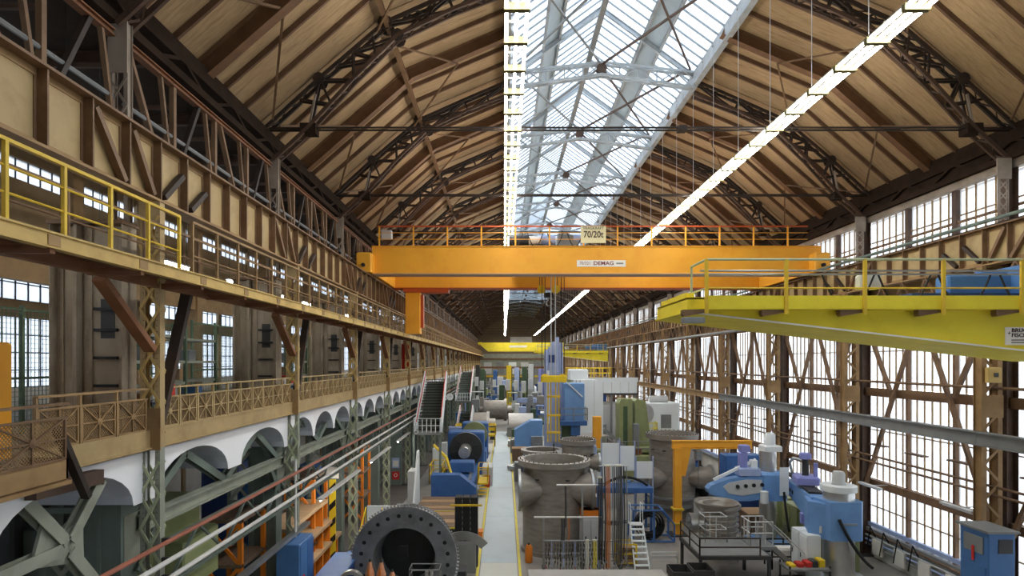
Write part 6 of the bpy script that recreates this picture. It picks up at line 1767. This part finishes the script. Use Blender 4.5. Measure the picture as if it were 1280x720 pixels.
# the rest of the far floor: one compact machine after another
rnd = random.Random(11)
cols = [('machine_blue', 'blue'), ('machine_green', 'olive green'), ('light_grey', 'light grey'), ('deep_green', 'dark green'), ('machine_white', 'white'), ('pale_blue', 'pale blue'), ('mid_grey', 'mid grey'), ('navy', 'navy blue'), ('steel', 'bare steel'), ('casing_grey', 'brown grey')]
kinds = [('lathe', 'lathe'), ('milling_machine', 'milling machine'), ('drill_press', 'drill press'), ('control_cabinet', 'cabinet'), ('storage_rack', 'rack')]
def far_machine(i, x, y, ci, ki, s, where):
    mt, cname = cols[ci]; nm, cat = kinds[ki]
    m2 = cols[(ci + 3) % len(cols)][0]
    t = thing(nm, '%s %s %s, %s' % (ORD[i % 20], cname, cat, where), cat, (x, y, 0))
    if ki == 0:
        MB().rbox(-1.6*s, 1.6*s, -0.5*s, 0.5*s, 0, 0.9*s, 0.05).build('bed', mt, t)
        MB().rbox(-1.6*s, -0.7*s, -0.5*s, 0.5*s, 0.9*s, 2.1*s, 0.06).build('headstock', mt, t)
        m = MB(); disc(m, 0.5*s, -0.7*s, -0.5*s, (0, 0, 1.5*s), 'x', 18); m.build('chuck', 'steel', t, True)
        MB().tube((-0.5*s, 0, 1.5*s), (1.2*s, 0, 1.5*s), 0.22*s, 12).build('work_piece', 'bright_steel', t)
        MB().rbox(1.1*s, 1.6*s, -0.35*s, 0.35*s, 0.9*s, 1.8*s, 0.05).build('tailstock', m2, t)
    elif ki == 1:
        MB().rbox(-1.0*s, 1.0*s, -0.8*s, 0.8*s, 0, 1.0*s, 0.06).build('base', mt, t)
        MB().rbox(-0.8*s, -0.1*s, -0.5*s, 0.7*s, 1.0*s, 3.6*s, 0.06).build('column', mt, t)
        MB().rbox(-0.2*s, 0.8*s, -0.6*s, 0.2*s, 2.2*s, 3.2*s, 0.06).build('head', m2, t)
        MB().tube((0.4*s, -0.2*s, 1.7*s), (0.4*s, -0.2*s, 2.2*s), 0.14*s, 10).build('spindle', 'steel', t)
        MB().box(-0.6*s, 1.2*s, -0.9*s, 0.3*s, 1.3*s, 1.45*s).build('table', 'steel', t)
    elif ki == 2:
        m = MB(); m.lathe([(0.6*s, 0), (0.6*s, 0.3*s), (0.26*s, 0.35*s), (0.26*s, 3.6*s), (0, 3.6*s)], (0, 0, 0), 'z', 18); m.build('pillar', 'steel', t, True)
        MB().rbox(-0.3*s, 1.8*s, -0.3*s, 0.3*s, 2.4*s, 2.9*s, 0.05).build('arm', mt, t)
        MB().rbox(0.8*s, 1.4*s, -0.5*s, -0.25*s, 2.1*s, 3.2*s, 0.05).build('head', m2, t)
        MB().rbox(-0.5*s, 1.6*s, -0.6*s, 0.6*s, 0, 0.4*s, 0.05).build('base', mt, t)
    elif ki == 3:
        MB().rbox(-0.8*s, 0.8*s, -0.4*s, 0.4*s, 0, 2.4*s, 0.04).build('body', mt, t)
        for q in (-0.4*s, 0.4*s): MB().box(q - 0.36*s, q + 0.36*s, -0.43*s, -0.4*s, 0.15*s, 2.25*s).build('door', mt, t)
        MB().box(-0.2*s, 0.2*s, -0.46*s, -0.43*s, 1.5*s, 1.9*s).build('display', 'navy', t)
    else:
        for sx in (-1, 1):
            for sy in (-0.6, 0.6): MB().box(sx*s - 0.06, sx*s + 0.06, sy*s - 0.06, sy*s + 0.06, 0, 3.0*s).build('upright', mt, t)
        for z in (0.9, 1.9, 2.95): MB().box(-1.06*s, 1.06*s, -0.66*s, 0.66*s, z*s, z*s + 0.1).build('deck', mt, t)
        for q in range(4): MB().rbox((-0.9 + q*0.48)*s, (-0.55 + q*0.48)*s, -0.3*s, 0.3*s, (0.9 if q % 2 else 1.9)*s + 0.1, (1.4 if q % 2 else 2.5)*s, 0.03).build('stored_part', cols[(ci + q) % 10][0], t)
    return t
spots = []
for r, (x, where) in enumerate(((-4.6, 'left of the far gangway'), (2.6, 'first row right of the far gangway'), (6.2, 'second row right of the far gangway'), (10.3, 'third row right of the far gangway'), (14.6, 'far along the glazed wall'))):
    y = (82, 84, 70, 66, 82)[r]; i = 0
    while y < 165 and i < 14:
        far_machine(i, x + rnd.uniform(-0.7, 0.7), y, (i*3 + r*2) % 10, (i + r) % 5, rnd.uniform(1.0, 1.5), where)
        y += rnd.uniform(5.0, 7.5); i += 1
for i, (x, y, ci, ki, s) in enumerate(((-0.8, 100.0, 6, 0, 1.3), (0.3, 109.0, 3, 1, 1.5), (-0.9, 117.0, 8, 4, 1.6), (0.0, 126.0, 2, 1, 1.8)) ):
    far_machine(i, x, y, ci, ki, s, 'past the end of the gangway')
for i, (x, y, ci, ki, s) in enumerate(((13.0, 44.0, 0, 3, 1.6), (15.6, 39.0, 0, 3, 1.5), (7.6, 43.0, 4, 3, 1.2), (4.9, 42.0, 6, 4, 1.1), (6.4, 46.5, 2, 1, 1.0), (12.6, 42.0, 4, 1, 1.2), (-4.8, 62.0, 5, 3, 1.2))):
    far_machine(i, x, y, ci, ki, s, 'standing among the casings in mid hall')
# office fronts and notices on the gallery far along
for i, y in enumerate((52, 58, 66, 76, 88, 100)):
    t = thing('gallery_cabin', 'pale cabin front on the gallery, %s one beyond the orange crane' % ORD[i], 'cabin', (-9.2, y, H - 1.75))
    MB().box(-0.8, 0.6, -1.6, 1.6, 0, 2.6).build('body', 'machine_white' if i % 2 else 'light_grey', t)
    for q in (-0.9, 0.3): MB().box(0.6, 0.62, q, q + 0.8, 1.0, 2.0).build('window', 'mid_grey', t)
    MB().box(-0.5, 0.3, -1.62, -1.6, 0, 2.0).build('door', ('red', 'cabinet_blue', 'machine_white')[i % 3], t)
t = thing('notice_board', 'red notice board on the gallery behind the railing', 'sign', (-8.0, 47.0, H - 0.6))
MB().box(-0.6, 0.5, 0, 0.08, 0, 2.0).build('board', 'sign_red', t); MB().box(-0.4, 0.4, -0.01, 0, -0.5, -0.05).build('white_strip', 'sign_white', t)
# tall machine columns at the far end
for i, (x, y, h, mt, cn) in enumerate(((0.9, 108, 9.0, 'yellow', 'yellow'), (2.4, 112, 8.6, 'pale_blue', 'pale blue'), (3.6, 104, 8.8, 'deep_green', 'dark green'), (5.0, 110, 9.2, 'light_grey', 'light grey'), (6.6, 106, 8.4, 'violet_blue', 'violet'), (8.6, 112, 8.0, 'machine_white', 'white'), (11.0, 100, 7.5, 'machine_green', 'olive'), (-4.2, 118, 8.2, 'deep_green', 'dark green'), (-5.6, 126, 9.0, 'dark_steel', 'black'), (-2.0, 134, 7.8, 'machine_blue', 'blue'))):
    t = thing('machine_tower', 'tall slim %s machine column in the distance, %s of ten' % (cn, ORD[i]), 'machine', (x, y, 0))
    MB().rbox(-0.45, 0.45, -0.5, 0.5, 0, h, 0.05).build('column', mt, t)
    MB().rbox(-0.9, 0.9, -0.9, 0.9, 0, 1.0, 0.05).build('base', 'mid_grey', t)
    MB().rbox(-0.6, 0.2, -1.0, -0.5, h*0.5, h*0.72, 0.05).build('head', 'light_grey', t)
    MB().box(0.45, 0.6, -0.3, 0.3, 0.5, h*0.95).build('cable_duct', 'dark_steel', t)
# goods between the machines
rnd = random.Random(21)
gk = [('crate', 'wooden crate'), ('drum', 'drum'), ('pallet_load', 'pallet load'), ('tool_cabinet', 'tool cabinet'), ('flange', 'flange blank')]
def goods(i, x, y, ci, ki, s, where):
    mt, cn = cols[ci]
    nm, cat = gk[ki]
    if ki == 0: cn = 'pale' if i % 2 else 'brown'
    if ki == 4: cn = 'steel'
    t = thing(nm, '%s %s, %s of the goods %s' % (cn, cat, ORD[i % 25], where), cat, (x, y, 0))
    if ki == 0:
        MB().box(-0.5*s, 0.5*s, -0.5*s, 0.5*s, 0.1, 0.9*s).build('body', 'wood' if i % 2 else 'wood_dark', t)
        MB().box(-0.53*s, 0.53*s, -0.53*s, 0.53*s, 0.9*s, 0.95*s).build('lid', 'wood', t)
        for q in (-0.4, 0.0, 0.4): MB().box((q-0.05)*s, (q+0.05)*s, -0.54*s, -0.5*s, 0, 0.9*s).build('batten', 'wood_dark', t)
    elif ki == 1:
        MB().lathe([(0, 0), (0.3*s, 0), (0.3*s, 0.3*s), (0.32*s, 0.32*s), (0.3*s, 0.34*s), (0.3*s, 0.65*s), (0.32*s, 0.67*s), (0.3*s, 0.69*s), (0.3*s, 0.95*s), (0, 0.95*s)], (0, 0, 0), 'z', 16).build('barrel', mt, t, True)
        MB().lathe([(0.05, 0), (0.05, 0.03)], (0.15*s, 0, 0.95*s), 'z', 8).build('bung', 'dark_steel', t)
    elif ki == 2:
        for q in (-0.4, 0, 0.4): MB().box((q-0.06)*s, (q+0.06)*s, -0.5*s, 0.5*s, 0, 0.12).build('pallet_bearer', 'wood', t)
        MB().box(-0.55*s, 0.55*s, -0.5*s, 0.5*s, 0.12, 0.16).build('pallet_deck', 'wood', t)
        for q in range(3): MB().rbox((-0.5 + q*0.35)*s, (-0.2 + q*0.35)*s, -0.4*s, 0.4*s, 0.16, (0.6 + 0.2*((q + i) % 3))*s, 0.03).build('part', cols[(ci + q) % 10][0], t)
    elif ki == 3:
        MB().rbox(-0.5*s, 0.5*s, -0.3*s, 0.3*s, 0, 1.3*s, 0.03).build('body', mt, t)
        for q in range(4): MB().box(-0.45*s, 0.45*s, -0.33*s, -0.3*s, (0.08 + q*0.3)*s, (0.34 + q*0.3)*s).build('drawer', mt, t)
    else:
        m = MB(); disc(m, 0.7*s, 0.0, 0.25*s, (0, 0, 0.1), 'z', 24, 0.3*s); m.build('ring', 'steel', t, True)
        for q in (-0.4, 0.4): MB().box((q-0.08)*s, (q+0.08)*s, -0.6*s, 0.6*s, 0, 0.1).build('bearer', 'wood', t)
gi = 0
for (x0, x1, y0, y1, n, where) in ((-5.6, -1.9, 46, 80, 10, 'left of the gangway'), (1.0, 1.6, 36, 80, 9, 'along the right gangway edge'), (4.0, 8.0, 37, 50, 9, 'behind the huge casing'), (8.0, 15.5, 38, 56, 14, 'around the green boring mill'), (1.8, 13.5, 64, 100, 20, 'beyond the white boring mill'), (11.4, 15.2, 32.5, 37, 5, 'behind the pale blue drill')):
    for i in range(n):
        goods(i, rnd.uniform(x0, x1), y0 + (y1 - y0)*(i + 0.5)/n, rnd.randrange(10), (i + gi) % 5, rnd.uniform(0.9, 1.5), where)
    gi += 1
# ------------------------------------------------------------------ small things along the gallery side
t = thing('down_pipe', 'thin white vertical pipe beside the second lattice post', 'pipe', (-7.25, 20.6, 0))
MB().tube((0, 0, 0), (0, 0, H - 3.4), 0.045, 8).build('pipe', 'pipe_white', t)
for z in (1.5, 3.5, 5.5): MB().box(-0.1, 0.06, -0.03, 0.03, z, z + 0.05).build('clip', 'dark_steel', t)
t = thing('hazard_board', 'yellow and black hazard board behind the tall blue cabinet', 'sign', (-8.0, 27.6, 0))
MB().box(-0.15, 0.15, 0, 0.05, 0, 4.2).build('board', 'yellow', t)
for q in range(5): MB().prism([(-0.15, 0.3 + q*0.8), (0.15, 0.6 + q*0.8), (0.15, 0.9 + q*0.8), (-0.15, 0.6 + q*0.8)], -0.005, 0.0).build('stripe', 'black', t)
MB().box(-0.3, 0.3, -0.02, 0.0, 4.25, 4.8).build('head_plate', 'sign_white', t)
for i, (y, z) in enumerate(((24.5, 3.3), (25.6, 2.2), (26.8, 1.2))):
    t = thing('stored_beam', '%s long wooden beam on the racks under the gallery' % ('upper', 'middle', 'lower')[i], 'beam', (-8.6, y, 0))
    MB().box(-0.5, 0.6, -2.4, 2.4, z, z + 0.14).build('timber', 'wood', t)
    for q in (-2.0, 2.0): MB().box(-0.4, 0.5, q - 0.06, q + 0.06, 0, z).build('trestle', 'orange', t)
for i, (x, y, w, d, h, mt, lab) in enumerate(((-5.3, 27.5, 1.1, 1.6, 1.2, 'navy', 'dark blue ribbed crate behind the huge ring'), (-6.2, 24.6, 0.8, 1.2, 1.6, 'machine_blue', 'blue steel box between the lattice post and the huge ring'), (-5.9, 35.2, 1.0, 1.0, 1.1, 'mid_grey', 'grey tool box beside the low white and yellow wall'))):
    t = thing('steel_box', lab, 'box', (x, y, 0))
    MB().rbox(-w/2, w/2, -d/2, d/2, 0.08, h, 0.03).build('body', mt, t)
    MB().box(-w/2 - 0.02, w/2 + 0.02, -d/2 - 0.02, d/2 + 0.02, h, h + 0.05).build('lid', mt, t)
    for q in (-0.3, 0.3): MB().box(q*w - 0.05, q*w + 0.05, -d/2, d/2, 0, 0.08).build('skid', 'dark_steel', t)
    for q in range(3): MB().box(-w/2, w/2, -d/2 - 0.03, -d/2, h*(0.2 + 0.25*q), h*(0.28 + 0.25*q)).build('rib', mt, t)
# hoses and added fill lamps on the near gallery
for i, (x, y) in enumerate(((-8.7, 14.6), (-9.0, 24.0))):
    t = thing('gallery_table', 'small steel table with parts on the gallery, %s from the camera' % ORD[i], 'table', (x, y, H - 1.75))
    MB().box(-0.5, 0.5, -0.8, 0.8, 0.8, 0.86).build('table_top', 'steel', t)
    for sx in (-0.45, 0.45):
        for sy in (-0.75, 0.75): MB().box(sx - 0.03, sx + 0.03, sy - 0.03, sy + 0.03, 0, 0.8).build('leg', 'dark_steel', t)
    for q, mt in enumerate(('red_brown', 'light_grey', 'wood', 'red')): MB().rbox(-0.2, 0.25, -0.7 + q*0.36, -0.45 + q*0.36, 0.86, 1.0 + 0.06*q, 0.02).build('part', mt, t)
al0 = thing('aisle_fill_lamp', 'added fill tube lamp over the gallery aisle nearest the camera', 'lamp', (-10.6, Y(-1) + BAY/4, H + 3.1), group='added fill lamps over the gallery aisle')  # lamp row added to brighten the columns behind the gallery posts
MB().box(-0.08, 0.08, -0.75, 0.75, 0.05, 0.1).build('housing', 'pipe_white', al0)
MB().tube((0, -0.7, 0), (0, 0.7, 0), 0.035, 6).build('tube', 'tube_light', al0)
for s_ in (-0.6, 0.6): MB().tube((0, s_, 0.1), (0, s_, 5.9), 0.008, 4).build('wire', 'dark_steel', al0)
for i in range(1, 26):
    copy_tree(al0, (-10.6, Y(-1) + BAY/4 + i*BAY/2, H + 3.1), '%s added fill tube lamp over the gallery aisle counted from the camera' % ORD[i - 1])
